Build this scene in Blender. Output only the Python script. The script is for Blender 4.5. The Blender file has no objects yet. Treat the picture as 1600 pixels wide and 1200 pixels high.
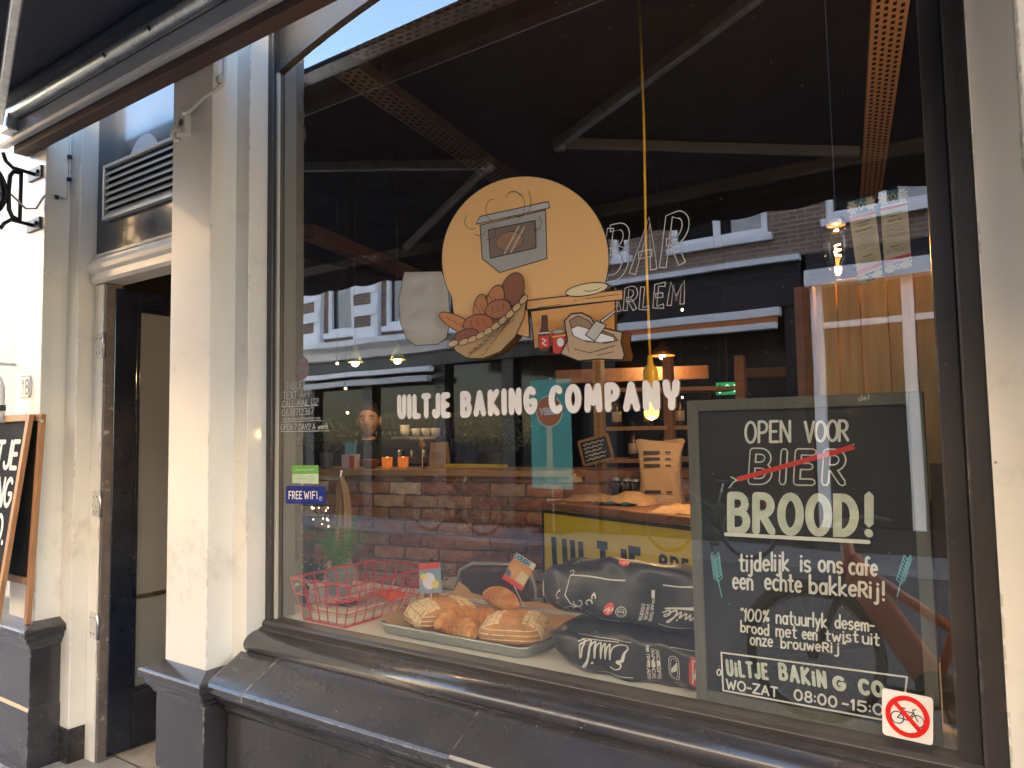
import bpy, bmesh, math, random
from math import radians, sin, cos, pi
from mathutils import Vector, Matrix
random.seed(7)
S = bpy.context.scene
COL = S.collection

# ------------------------------------------------------------------ camera
F_PX = 1140.0
RIGHT = Vector((0.82446456, 0.56565824, -0.01699863))
DOWN = Vector((-0.05239403, 0.04638854, -0.99754848))
FWD = Vector((-0.56348297, 0.82333399, 0.06788282))
CAM = Vector((0.0, -1.904, 1.6))
cd = bpy.data.cameras.new('camera'); cam = bpy.data.objects.new('camera', cd); COL.objects.link(cam)
cd.sensor_fit = 'HORIZONTAL'; cd.sensor_width = 36.0; cd.lens = F_PX / 1600 * 36.0
cd.clip_start = 0.02; cd.clip_end = 500
m = Matrix.Identity(4)
for i in range(3):
    m[i][0] = RIGHT[i]; m[i][1] = -DOWN[i]; m[i][2] = -FWD[i]; m[i][3] = CAM[i]
cam.matrix_world = m
S.camera = cam
# ------------------------------------------------------------------ sky and sun
SUN_EL, SUN_AZ = radians(20), radians(14)        # low evening sun behind our own building
W = bpy.data.worlds.new('World'); S.world = W; W.use_nodes = True
nt = W.node_tree; nt.nodes.clear()
sky = nt.nodes.new('ShaderNodeTexSky'); sky.sky_type = 'NISHITA'; sky.sun_disc = False
sky.sun_elevation = SUN_EL; sky.sun_rotation = SUN_AZ
sky.air_density = 1.0; sky.dust_density = 1.0; sky.ozone_density = 1.0
bg = nt.nodes.new('ShaderNodeBackground'); bg.inputs[1].default_value = 0.15
wo = nt.nodes.new('ShaderNodeOutputWorld')
nt.links.new(sky.outputs[0], bg.inputs[0]); nt.links.new(bg.outputs[0], wo.inputs[0])
sd = bpy.data.lights.new('sun', 'SUN'); sd.energy = 4.2; sd.angle = radians(0.5); sd.color = (1.0, 0.80, 0.56)
so = bpy.data.objects.new('sun', sd); COL.objects.link(so)
sv = Vector((sin(SUN_AZ) * cos(SUN_EL), cos(SUN_AZ) * cos(SUN_EL), sin(SUN_EL)))
so.rotation_euler = sv.to_track_quat('Z', 'Y').to_euler(); so.location = sv * 40
S.view_settings.view_transform = 'Standard'; S.view_settings.look = 'None'
S.view_settings.exposure = 3.6; S.view_settings.gamma = 1.0
S.render.engine = 'CYCLES'
S.cycles.max_bounces = 10; S.cycles.transparent_max_bounces = 12
S.cycles.diffuse_bounces = 5; S.cycles.glossy_bounces = 4
S.cycles.sample_clamp_indirect = 4.0
S.cycles.caustics_reflective = False; S.cycles.caustics_refractive = False

# ------------------------------------------------------------------ measuring helpers (1600 x 1200 photo pixels -> metres)
def ray(px, py): return RIGHT * ((px - 800) / F_PX) + DOWN * ((py - 600) / F_PX) + FWD
def at(px, py, d): return CAM + ray(px, py) * d
def onY(px, py, y=0.0):
    r = ray(px, py); return CAM + r * ((y - CAM.y) / r.y)
def onZ(px, py, z):
    r = ray(px, py); return CAM + r * ((z - CAM.z) / r.z)
def onX(px, py, x):
    r = ray(px, py); return CAM + r * ((x - CAM.x) / r.x)

# ------------------------------------------------------------------ materials
MATS = {}
def M(name, col, rough=0.5, metal=0.0, var=0.12, scale=5.0, bump=0.0, bscale=60.0, emit=None, estr=0.0,
      coat=0.0, chips=None, rnd=0.0, spec=0.5, stain=None, alpha=None, aniso=None, trans=0.0, speck=None):
    if name in MATS: return MATS[name]
    mt = bpy.data.materials.new(name); MATS[name] = mt; mt.use_nodes = True
    n = mt.node_tree.nodes; L = mt.node_tree.links; b = n['Principled BSDF']
    def N(t, **k):
        x = n.new(t)
        for a, v in k.items(): setattr(x, a, v)
        return x
    tc = N('ShaderNodeTexCoord')
    vec = tc.outputs['Object']
    if aniso:
        mp = N('ShaderNodeMapping'); mp.inputs['Scale'].default_value = aniso
        L.new(vec, mp.inputs[0]); vec = mp.outputs[0]
    nz = N('ShaderNodeTexNoise'); nz.inputs['Scale'].default_value = scale; nz.inputs['Detail'].default_value = 7
    nz.inputs['Roughness'].default_value = 0.62
    L.new(vec, nz.inputs['Vector'])
    mr = N('ShaderNodeMapRange'); mr.inputs[1].default_value = 0.25; mr.inputs[2].default_value = 0.75
    mr.inputs[3].default_value = 1 - var; mr.inputs[4].default_value = 1 + var
    L.new(nz.outputs[0], mr.inputs[0])
    mul = N('ShaderNodeVectorMath', operation='SCALE'); mul.inputs[0].default_value = col[:3]
    fac = mr.outputs[0]
    if rnd:
        oi = N('ShaderNodeObjectInfo'); m2 = N('ShaderNodeMapRange'); m2.inputs[3].default_value = 1 - rnd; m2.inputs[4].default_value = 1 + rnd
        L.new(oi.outputs['Random'], m2.inputs[0]); mm = N('ShaderNodeMath', operation='MULTIPLY')
        L.new(fac, mm.inputs[0]); L.new(m2.outputs[0], mm.inputs[1]); fac = mm.outputs[0]
    L.new(fac, mul.inputs['Scale'])
    c = mul.outputs[0]
    def mixc(c, col2, mask):
        x = N('ShaderNodeMix', data_type='RGBA'); L.new(mask, x.inputs[0]); L.new(c, x.inputs[6])
        x.inputs[7].default_value = (*col2[:3], 1); return x.outputs[2]
    def thr(src, lo, hi):
        x = N('ShaderNodeMapRange'); x.inputs[1].default_value = lo; x.inputs[2].default_value = hi; L.new(src, x.inputs[0]); return x.outputs[0]
    if stain:                       # (colour, scale, lo, hi) patches of dirt with their own shape
        s = N('ShaderNodeTexNoise'); s.inputs['Scale'].default_value = stain[1]; s.inputs['Detail'].default_value = 8
        s.inputs['Roughness'].default_value = 0.7
        L.new(vec, s.inputs['Vector']); c = mixc(c, stain[0], thr(s.outputs[0], stain[2], stain[3]))
    if speck:                       # (colour, scale, radius) small flecks
        v = N('ShaderNodeTexVoronoi'); v.inputs['Scale'].default_value = speck[1]; L.new(tc.outputs['Object'], v.inputs['Vector'])
        g = N('ShaderNodeTexNoise'); g.inputs['Scale'].default_value = speck[1] * .23; L.new(tc.outputs['Object'], g.inputs['Vector'])
        a1 = thr(v.outputs['Distance'], speck[2], speck[2] * .6); a2 = thr(g.outputs[0], .55, .6)
        mm = N('ShaderNodeMath', operation='MULTIPLY'); L.new(a1, mm.inputs[0]); L.new(a2, mm.inputs[1])
        c = mixc(c, speck[0], mm.outputs[0])
    if chips:                       # (colour, radius, lo, hi) paint worn off along the edges
        bv = N('ShaderNodeBevel'); bv.samples = 6; bv.inputs[0].default_value = chips[1]
        ge = N('ShaderNodeNewGeometry'); dt = N('ShaderNodeVectorMath', operation='DOT_PRODUCT')
        L.new(bv.outputs[0], dt.inputs[0]); L.new(ge.outputs['Normal'], dt.inputs[1])
        e = thr(dt.outputs['Value'], 0.995, 0.93)
        s = N('ShaderNodeTexNoise'); s.inputs['Scale'].default_value = 34; s.inputs['Detail'].default_value = 6
        L.new(tc.outputs['Object'], s.inputs['Vector'])
        s2 = N('ShaderNodeTexNoise'); s2.inputs['Scale'].default_value = 5.5; s2.inputs['Detail'].default_value = 3; L.new(tc.outputs['Object'], s2.inputs['Vector'])
        m0 = N('ShaderNodeMath', operation='MULTIPLY'); L.new(thr(s2.outputs[0], .47, .58), m0.inputs[0]); L.new(thr(s.outputs[0], chips[2] - .08, chips[3] - .06), m0.inputs[1])
        mm = N('ShaderNodeMath', operation='MULTIPLY'); L.new(e, mm.inputs[0]); L.new(m0.outputs[0], mm.inputs[1])
        c = mixc(c, chips[0], mm.outputs[0])
    L.new(c, b.inputs['Base Color'])
    b.inputs['Metallic'].default_value = metal
    b.inputs['Specular IOR Level'].default_value = spec
    r2 = N('ShaderNodeMapRange'); r2.inputs[1].default_value = .3; r2.inputs[2].default_value = .7
    r2.inputs[3].default_value = max(0.02, rough * .78); r2.inputs[4].default_value = min(1, rough * 1.22)
    L.new(nz.outputs[0], r2.inputs[0]); L.new(r2.outputs[0], b.inputs['Roughness'])
    if coat: b.inputs['Coat Weight'].default_value = coat; b.inputs['Coat Roughness'].default_value = 0.08
    if bump:
        bn = N('ShaderNodeTexNoise'); bn.inputs['Scale'].default_value = bscale; bn.inputs['Detail'].default_value = 5
        L.new(vec, bn.inputs['Vector'])
        bp = N('ShaderNodeBump'); bp.inputs['Strength'].default_value = bump; bp.inputs['Distance'].default_value = 0.01
        L.new(bn.outputs[0], bp.inputs['Height']); L.new(bp.outputs[0], b.inputs['Normal'])
    if emit:
        b.inputs['Emission Color'].default_value = (*emit, 1); b.inputs['Emission Strength'].default_value = estr
    if trans: b.inputs['Transmission Weight'].default_value = trans
    if alpha is not None: b.inputs['Alpha'].default_value = alpha
    return mt

def glass_mat(name, r0, tint=(1, 1, 1), dust=0.0, rough=0.0):
    mt = bpy.data.materials.new(name); mt.use_nodes = True; n = mt.node_tree.nodes; L = mt.node_tree.links; n.clear()
    out = n.new('ShaderNodeOutputMaterial'); tr = n.new('ShaderNodeBsdfTransparent'); tr.inputs[0].default_value = (*tint, 1)
    gl = n.new('ShaderNodeBsdfGlossy'); gl.inputs['Roughness'].default_value = rough
    if dust:                                   # slight waviness of the pane
        t0_ = n.new('ShaderNodeTexCoord'); w0 = n.new('ShaderNodeTexNoise'); w0.inputs['Scale'].default_value = 2.6; w0.inputs['Detail'].default_value = 1.0; L.new(t0_.outputs['Object'], w0.inputs['Vector'])
        b0_ = n.new('ShaderNodeBump'); b0_.inputs['Strength'].default_value = 1.0; b0_.inputs['Distance'].default_value = .0004; L.new(w0.outputs[0], b0_.inputs['Height']); L.new(b0_.outputs[0], gl.inputs['Normal'])
    lw = n.new('ShaderNodeLayerWeight'); lw.inputs[0].default_value = 0.5
    pw = n.new('ShaderNodeMath'); pw.operation = 'POWER'; pw.inputs[1].default_value = 4.0; L.new(lw.outputs['Facing'], pw.inputs[0])
    mr = n.new('ShaderNodeMapRange'); mr.inputs[3].default_value = r0; mr.inputs[4].default_value = 1.0; L.new(pw.outputs[0], mr.inputs[0])
    mx = n.new('ShaderNodeMixShader'); L.new(mr.outputs[0], mx.inputs[0]); L.new(tr.outputs[0], mx.inputs[1]); L.new(gl.outputs[0], mx.inputs[2])
    last = mx.outputs[0]
    if dust:
        df = n.new('ShaderNodeBsdfDiffuse'); df.inputs[0].default_value = (.6, .6, .58, 1)
        tc = n.new('ShaderNodeTexCoord'); nz = n.new('ShaderNodeTexNoise'); nz.inputs['Scale'].default_value = 2.5; nz.inputs['Detail'].default_value = 8
        L.new(tc.outputs['Object'], nz.inputs['Vector'])
        vo = n.new('ShaderNodeTexVoronoi'); vo.inputs['Scale'].default_value = 26; L.new(tc.outputs['Object'], vo.inputs['Vector'])
        sp = n.new('ShaderNodeMapRange'); sp.inputs[1].default_value = .055; sp.inputs[2].default_value = .03; sp.inputs[4].default_value = .5
        L.new(vo.outputs['Distance'], sp.inputs[0])
        g = n.new('ShaderNodeMapRange'); g.inputs[1].default_value = .35; g.inputs[2].default_value = .75; g.inputs[3].default_value = dust * .4; g.inputs[4].default_value = dust * 1.8
        L.new(nz.outputs[0], g.inputs[0])
        ad = n.new('ShaderNodeMath'); ad.operation = 'ADD'; L.new(g.outputs[0], ad.inputs[0]); L.new(sp.outputs[0], ad.inputs[1])
        m2 = n.new('ShaderNodeMixShader'); L.new(ad.outputs[0], m2.inputs[0]); L.new(last, m2.inputs[1]); L.new(df.outputs[0], m2.inputs[2]); last = m2.outputs[0]
    L.new(last, out.inputs[0]); return mt

# ------------------------------------------------------------------ mesh helpers
def tag(o, label=None, cat=None, group=None, kind=None):
    if label: o['label'] = label
    if cat: o['category'] = cat
    if group: o['group'] = group
    if kind: o['kind'] = kind
    return o
def thing(name, label, cat, loc=(0, 0, 0), group=None, rz=0.0):
    o = bpy.data.objects.new(name, None); COL.objects.link(o); o.location = loc; o.rotation_euler = (0, 0, rz)
    o.empty_display_size = 0.1
    return tag(o, label, cat, group)
class MB:
    def __init__(s): s.v = []; s.f = []
    def add(s, vs, fs):
        k = len(s.v); s.v += [Vector(p) for p in vs]; s.f += [[i + k for i in f] for f in fs]; return s
    def box(s, x0, x1, y0, y1, z0, z1):
        return s.add([(x0, y0, z0), (x1, y0, z0), (x1, y1, z0), (x0, y1, z0), (x0, y0, z1), (x1, y0, z1), (x1, y1, z1), (x0, y1, z1)],
                     [(0, 3, 2, 1), (4, 5, 6, 7), (0, 1, 5, 4), (1, 2, 6, 5), (2, 3, 7, 6), (3, 0, 4, 7)])
    def prism(s, prof, x0, x1):            # profile in (y, z), swept along x
        n = len(prof)
        a = sum(prof[i][0] * prof[(i + 1) % n][1] - prof[(i + 1) % n][0] * prof[i][1] for i in range(n))
        if a < 0: prof = prof[::-1]
        vs = [(x0, y, z) for y, z in prof] + [(x1, y, z) for y, z in prof]
        return s.add(vs, [list(range(n))[::-1], list(range(n, 2 * n))] + [(i, (i + 1) % n, n + (i + 1) % n, n + i) for i in range(n)])
    def prismx(s, prof, y0, y1):           # profile in (x, z), swept along y
        n = len(prof)
        a = sum(prof[i][0] * prof[(i + 1) % n][1] - prof[(i + 1) % n][0] * prof[i][1] for i in range(n))
        if a < 0: prof = prof[::-1]
        vs = [(x, y0, z) for x, z in prof] + [(x, y1, z) for x, z in prof]
        return s.add(vs, [list(range(n)), list(range(n, 2 * n))[::-1]] + [(i, n + i, n + (i + 1) % n, (i + 1) % n) for i in range(n)])
    def prismz(s, prof, z0, z1):           # profile in (x, y), swept along z
        n = len(prof)
        a = sum(prof[i][0] * prof[(i + 1) % n][1] - prof[(i + 1) % n][0] * prof[i][1] for i in range(n))
        if a < 0: prof = prof[::-1]
        vs = [(x, y, z0) for x, y in prof] + [(x, y, z1) for x, y in prof]
        return s.add(vs, [list(range(n))[::-1], list(range(n, 2 * n))] + [(i, (i + 1) % n, n + (i + 1) % n, n + i) for i in range(n)])
    def tube(s, pts, r, n=8, closed=False, cap=True):
        pts = [Vector(p) for p in pts]; k = len(pts); rs = r if isinstance(r, (list, tuple)) else [r] * k
        base = len(s.v); up = None; rings = []
        for i, p in enumerate(pts):
            a = pts[i - 1] if (i or closed) else p; b = pts[(i + 1) % k] if (i < k - 1 or closed) else p
            t = (b - a).normalized()
            if up is None:
                up = t.orthogonal().normalized()
            else:
                up = (up - t * up.dot(t))
                up = up.normalized() if up.length > 1e-6 else t.orthogonal().normalized()
            sd_ = t.cross(up)
            rings.append([p + (up * cos(2 * pi * j / n) + sd_ * sin(2 * pi * j / n)) * rs[i] for j in range(n)])
        vs = [q for rg in rings for q in rg]; fs = []
        for i in range(k if closed else k - 1):
            i2 = (i + 1) % k
            for j in range(n): fs.append((i * n + j, i * n + (j + 1) % n, i2 * n + (j + 1) % n, i2 * n + j))
        if cap and not closed: fs += [tuple(range(n))[::-1], tuple(range((k - 1) * n, k * n))]
        return s.add(vs, fs)
    def lathe(s, prof, c=(0, 0, 0), n=16, axis=None):      # prof (r, h)
        c = Vector(c); ax = Vector(axis).normalized() if axis else Vector((0, 0, 1)); u = ax.orthogonal().normalized(); w = ax.cross(u)
        vs = [c + ax * h + (u * cos(2 * pi * j / n) + w * sin(2 * pi * j / n)) * max(r, 1e-5) for r, h in prof for j in range(n)]
        k = len(prof)
        fs = [(i * n + j, i * n + (j + 1) % n, (i + 1) * n + (j + 1) % n, (i + 1) * n + j) for i in range(k - 1) for j in range(n)]
        fs += [tuple(range(n))[::-1], tuple(range((k - 1) * n, k * n))]
        return s.add(vs, fs)
    def bar(s, a, b, w, h, up=(0, 0, 1)):                  # rectangular bar from a to b
        a, b = Vector(a), Vector(b); t = (b - a).normalized(); u = Vector(up); sx = t.cross(u).normalized(); u = sx.cross(t)
        o = [sx * (-w / 2) + u * (-h / 2), sx * (w / 2) + u * (-h / 2), sx * (w / 2) + u * (h / 2), sx * (-w / 2) + u * (h / 2)]
        return s.add([a + q for q in o] + [b + q for q in o], [(0, 1, 2, 3)[::-1], (4, 5, 6, 7), (0, 1, 5, 4), (1, 2, 6, 5), (2, 3, 7, 6), (3, 0, 4, 7)])
    def grid(s, fn, nu, nv, wrapv=False):
        vs = [fn(i / nu, j / nv) for i in range(nu + 1) for j in range(nv + (0 if wrapv else 1))]
        r = nv + (0 if wrapv else 1)
        fs = [(i * r + j, (i + 1) * r + j, (i + 1) * r + (j + 1) % r, i * r + (j + 1) % r) for i in range(nu) for j in range(nv)]
        return s.add(vs, fs)
    def ball(s, c, rx, ry=None, rz=None, n=12, k=8):
        ry = ry or rx; rz = rz or rx; c = Vector(c)
        return s.grid(lambda u, v: c + Vector((rx * sin(pi * u) * cos(2 * pi * v), ry * sin(pi * u) * sin(2 * pi * v), rz * cos(pi * u))), k, n, True)
    def xf(s, mtx, k0=0):
        for i in range(k0, len(s.v)): s.v[i] = mtx @ s.v[i]
        return s
    def mesh(s, name, smooth=False):
        me = bpy.data.meshes.new(name); me.from_pydata([tuple(p) for p in s.v], [], s.f)
        bm = bmesh.new(); bm.from_mesh(me)
        if len(bm.verts) < 60000: bmesh.ops.remove_doubles(bm, verts=bm.verts, dist=1e-6)
        bmesh.ops.recalc_face_normals(bm, faces=bm.faces); bm.to_mesh(me); bm.free()
        if smooth:
            for p in me.polygons: p.use_smooth = True
        return me
    def build(s, name, mt, parent=None, smooth=False, bevel=0.0, local=True, sub=0, seg=2):
        me = s.mesh(name, smooth); me.materials.append(mt)
        o = bpy.data.objects.new(name, me); COL.objects.link(o)
        if parent is not None:
            o.parent = parent
            if not local:                     # vertices are in world space
                o.matrix_parent_inverse = PW(parent).inverted()
        if bevel:
            md = o.modifiers.new('bevel', 'BEVEL'); md.width = bevel; md.segments = seg; md.limit_method = 'ANGLE'; md.angle_limit = radians(35)
            md.harden_normals = False
        if sub:
            md = o.modifiers.new('sub', 'SUBSURF'); md.levels = sub; md.render_levels = sub
        return o
def PW(o):
    mt = Matrix.LocRotScale(o.location, o.rotation_euler, o.scale)
    if o.parent: return PW(o.parent) @ o.matrix_parent_inverse @ mt
    return mt
def piece(mesh, name, mt, parent, loc, rot=(0, 0, 0), scale=(1, 1, 1)):
    o = bpy.data.objects.new(name, mesh); COL.objects.link(o); o.parent = parent; o.location = loc; o.rotation_euler = rot; o.scale = scale
    return o
def copy_tree(o, parent=None):
    c = o.copy(); COL.objects.link(c); c.parent = parent
    for ch in list(o.children): copy_tree(ch, c)
    return c

# ------------------------------------------------------------------ hand lettering: stroke glyphs
def A_(cx, cy, rx, ry, a0, a1, n=14): return [(cx + rx * cos(radians(a0 + (a1 - a0) * i / n)), cy + ry * sin(radians(a0 + (a1 - a0) * i / n))) for i in range(n + 1)]
G = {
 'A': (.62, [[(0, 0), (.31, 1), (.62, 0)], [(.12, .34), (.5, .34)]]),
 'B': (.56, [[(0, 0), (0, 1)], [(0, 1), (.25, 1)] + A_(.25, .77, .25, .23, 90, -90) + [(.02, .54)], [(.02, .54), (.28, .54)] + A_(.28, .27, .28, .27, 90, -90) + [(0, 0)]]),
 'C': (.56, [A_(.33, .5, .33, .5, 50, 310, 20)]),
 'D': (.6, [[(0, 0), (0, 1), (.18, 1)] + A_(.18, .5, .42, .5, 90, -90, 16) + [(0, 0)]]),
 'E': (.48, [[(.48, 1), (0, 1), (0, 0), (.5, 0)], [(0, .52), (.4, .52)]]),
 'F': (.46, [[(.46, 1), (0, 1), (0, 0)], [(0, .5), (.4, .5)]]),
 'G': (.6, [A_(.33, .5, .33, .5, 50, 340, 20) + [(.62, .45), (.38, .45)]]),
 'H': (.56, [[(0, 0), (0, 1)], [(.56, 0), (.56, 1)], [(0, .5), (.56, .5)]]),
 'I': (.02, [[(.01, 0), (.01, 1)]]),
 'J': (.42, [[(.42, 1), (.42, .22)] + A_(.21, .22, .21, .22, 0, -170)]),
 'K': (.54, [[(0, 0), (0, 1)], [(.52, 1), (.02, .48), (.54, 0)]]),
 'L': (.46, [[(0, 1), (0, 0), (.46, 0)]]),
 'M': (.74, [[(0, 0), (.06, 1), (.37, .3), (.68, 1), (.74, 0)]]),
 'N': (.58, [[(0, 0), (0, 1), (.58, 0), (.58, 1)]]),
 'O': (.66, [A_(.33, .5, .33, .5, 90, 450, 26)]),
 'P': (.54, [[(0, 0), (0, 1), (.24, 1)] + A_(.24, .73, .28, .27, 90, -90) + [(.02, .46)]]),
 'R': (.56, [[(0, 0), (0, 1), (.24, 1)] + A_(.24, .74, .28, .26, 90, -90) + [(.02, .48)], [(.22, .46), (.56, 0)]]),
 'S': (.5, [A_(.26, .75, .24, .25, 40, 270, 14) + A_(.25, .25, .25, .25, 90, -140, 14)]),
 'T': (.56, [[(0, 1), (.56, 1)], [(.28, 1), (.28, 0)]]),
 'U': (.56, [[(0, 1), (0, .28)] + A_(.28, .28, .28, .28, 180, 360) + [(.56, 1)]]),
 'V': (.58, [[(0, 1), (.29, 0), (.58, 1)]]),
 'W': (.8, [[(0, 1), (.2, 0), (.4, .75), (.6, 0), (.8, 1)]]),
 'X': (.56, [[(0, 1), (.56, 0)], [(.56, 1), (0, 0)]]),
 'Y': (.58, [[(0, 1), (.04, .7)] + A_(.28, .72, .24, .24, 190, 350, 10) + [(.56, 1)], [(.29, .48), (.27, 0)]]),
 'Z': (.56, [[(0, 1), (.56, 1), (0, 0), (.58, 0)]]),
 '0': (.54, [A_(.27, .5, .27, .5, 90, 450, 24)]),
 '1': (.16, [[(0, .78), (.12, 1), (.12, 0)]]),
 '2': (.5, [A_(.25, .74, .25, .26, 165, -35, 12) + [(0, 0), (.52, 0)]]),
 '3': (.46, [A_(.2, .76, .25, .24, 140, -80, 12), A_(.2, .27, .27, .27, 80, -140, 14)]),
 '5': (.48, [[(.46, 1), (.06, 1), (.03, .56)] + A_(.21, .32, .27, .31, 120, -140, 14)]),
 '6': (.48, [[(.38, 1), (.06, .45)] + A_(.25, .28, .24, .28, 150, 510, 20)]),
 '7': (.48, [[(0, 1), (.48, 1), (.16, 0)]]),
 '8': (.46, [A_(.23, .76, .2, .24, 270, 630, 18), A_(.23, .26, .24, .26, 90, 450, 18)]),
 '%': (.6, [[(.5, 1), (.1, 0)], A_(.12, .8, .1, .14, 0, 360, 12), A_(.48, .2, .1, .14, 0, 360, 12)]),
 '!': (.02, [[(.01, 1), (.01, .3)], [(.01, .03), (.011, .0)]]),
 '?': (.4, [A_(.2, .78, .2, .22, 170, -60, 12) + [(.2, .42), (.2, .28)], [(.2, .03), (.2, .0)]]),
 '-': (.3, [[(0, .42), (.3, .42)]]), '.': (.02, [[(.01, .03), (.011, 0)]]), ':': (.02, [[(.01, .68), (.011, .65)], [(.01, .2), (.011, .17)]]),
 "'": (.03, [[(.03, 1.05), (0, .88)]]), '"': (.16, [[(.04, 1.05), (0, .9)], [(.17, 1.05), (.13, .9)]]), '@': (.7, [A_(.35, .4, .35, .4, -40, 300, 20), A_(.35, .4, .14, .18, 0, 360, 12)]),
 'a': (.42, [A_(.2, .29, .2, .29, 60, 420, 18), [(.41, .58), (.4, 0)]]),
 'b': (.42, [[(0, 1), (.0, 0)], A_(.21, .28, .21, .28, 180, 540, 18)]),
 'c': (.38, [A_(.23, .29, .23, .29, 55, 305, 14)]),
 'd': (.42, [A_(.2, .28, .2, .28, 0, 360, 18), [(.41, 1), (.41, 0)]]),
 'e': (.42, [[(.03, .3), (.42, .33)] + A_(.22, .3, .21, .29, 10, 310, 16)]),
 'f': (.3, [A_(.24, .8, .14, .18, 50, 180, 8) + [(.1, 0)], [(-.02, .55), (.28, .55)]]),
 'g': (.42, [A_(.2, .3, .2, .28, 0, 360, 18), [(.41, .58), (.41, -.12)] + A_(.21, -.12, .2, .18, 0, -160)]),
 'h': (.4, [[(0, 1), (0, 0)], [(0, .3)] + A_(.2, .36, .2, .22, 180, 0, 10) + [(.4, 0)]]),
 'i': (.02, [[(.01, .58), (.01, 0)], [(.01, .83), (.012, .8)]]),
 'j': (.16, [[(.14, .58), (.14, -.12)] + A_(.02, -.12, .12, .16, 0, -130, 8), [(.14, .83), (.142, .8)]]),
 'k': (.4, [[(0, 1), (0, 0)], [(.36, .58), (.02, .25), (.4, 0)]]),
 'l': (.04, [[(.02, 1), (.02, 0)]]),
 'm': (.62, [[(0, .58), (0, 0)], [(0, .3)] + A_(.155, .38, .155, .2, 180, 0, 8) + [(.31, 0)], [(.31, .3)] + A_(.465, .38, .155, .2, 180, 0, 8) + [(.62, 0)]]),
 'n': (.4, [[(0, .58), (0, 0)], [(0, .3)] + A_(.2, .36, .2, .22, 180, 0, 10) + [(.4, 0)]]),
 'o': (.42, [A_(.21, .29, .21, .29, 90, 450, 20)]),
 'r': (.28, [[(0, .58), (0, 0)], [(0, .3)] + A_(.2, .34, .2, .24, 180, 50, 8)]),
 's': (.34, [A_(.18, .44, .16, .15, 40, 270, 10) + A_(.17, .145, .17, .145, 90, -140, 10)]),
 't': (.32, [[(.14, .9), (.14, .12)] + A_(.26, .12, .12, .12, 180, 300, 6), [(0, .6), (.32, .6)]]),
 'u': (.4, [[(0, .58), (0, .2)] + A_(.2, .2, .2, .2, 180, 360, 10) + [(.4, .58)], [(.4, .3), (.4, 0)]]),
 'w': (.6, [[(0, .58), (.14, 0), (.3, .45), (.46, 0), (.6, .58)]]),
 'y': (.4, [[(0, .58), (.2, .05)], [(.4, .58), (.1, -.3)]]),
 'z': (.38, [[(0, .58), (.38, .58), (0, 0), (.4, 0)]]),
}
def layout(s, gap=.2, space=.42):
    x = 0; out = []
    for ch in s:
        if ch == ' ': x += space; continue
        w, st = G[ch]
        for q in st: out.append([(x + a, b) for a, b in q])
        x += w + gap
    return out, max(x - gap, .01)

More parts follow.
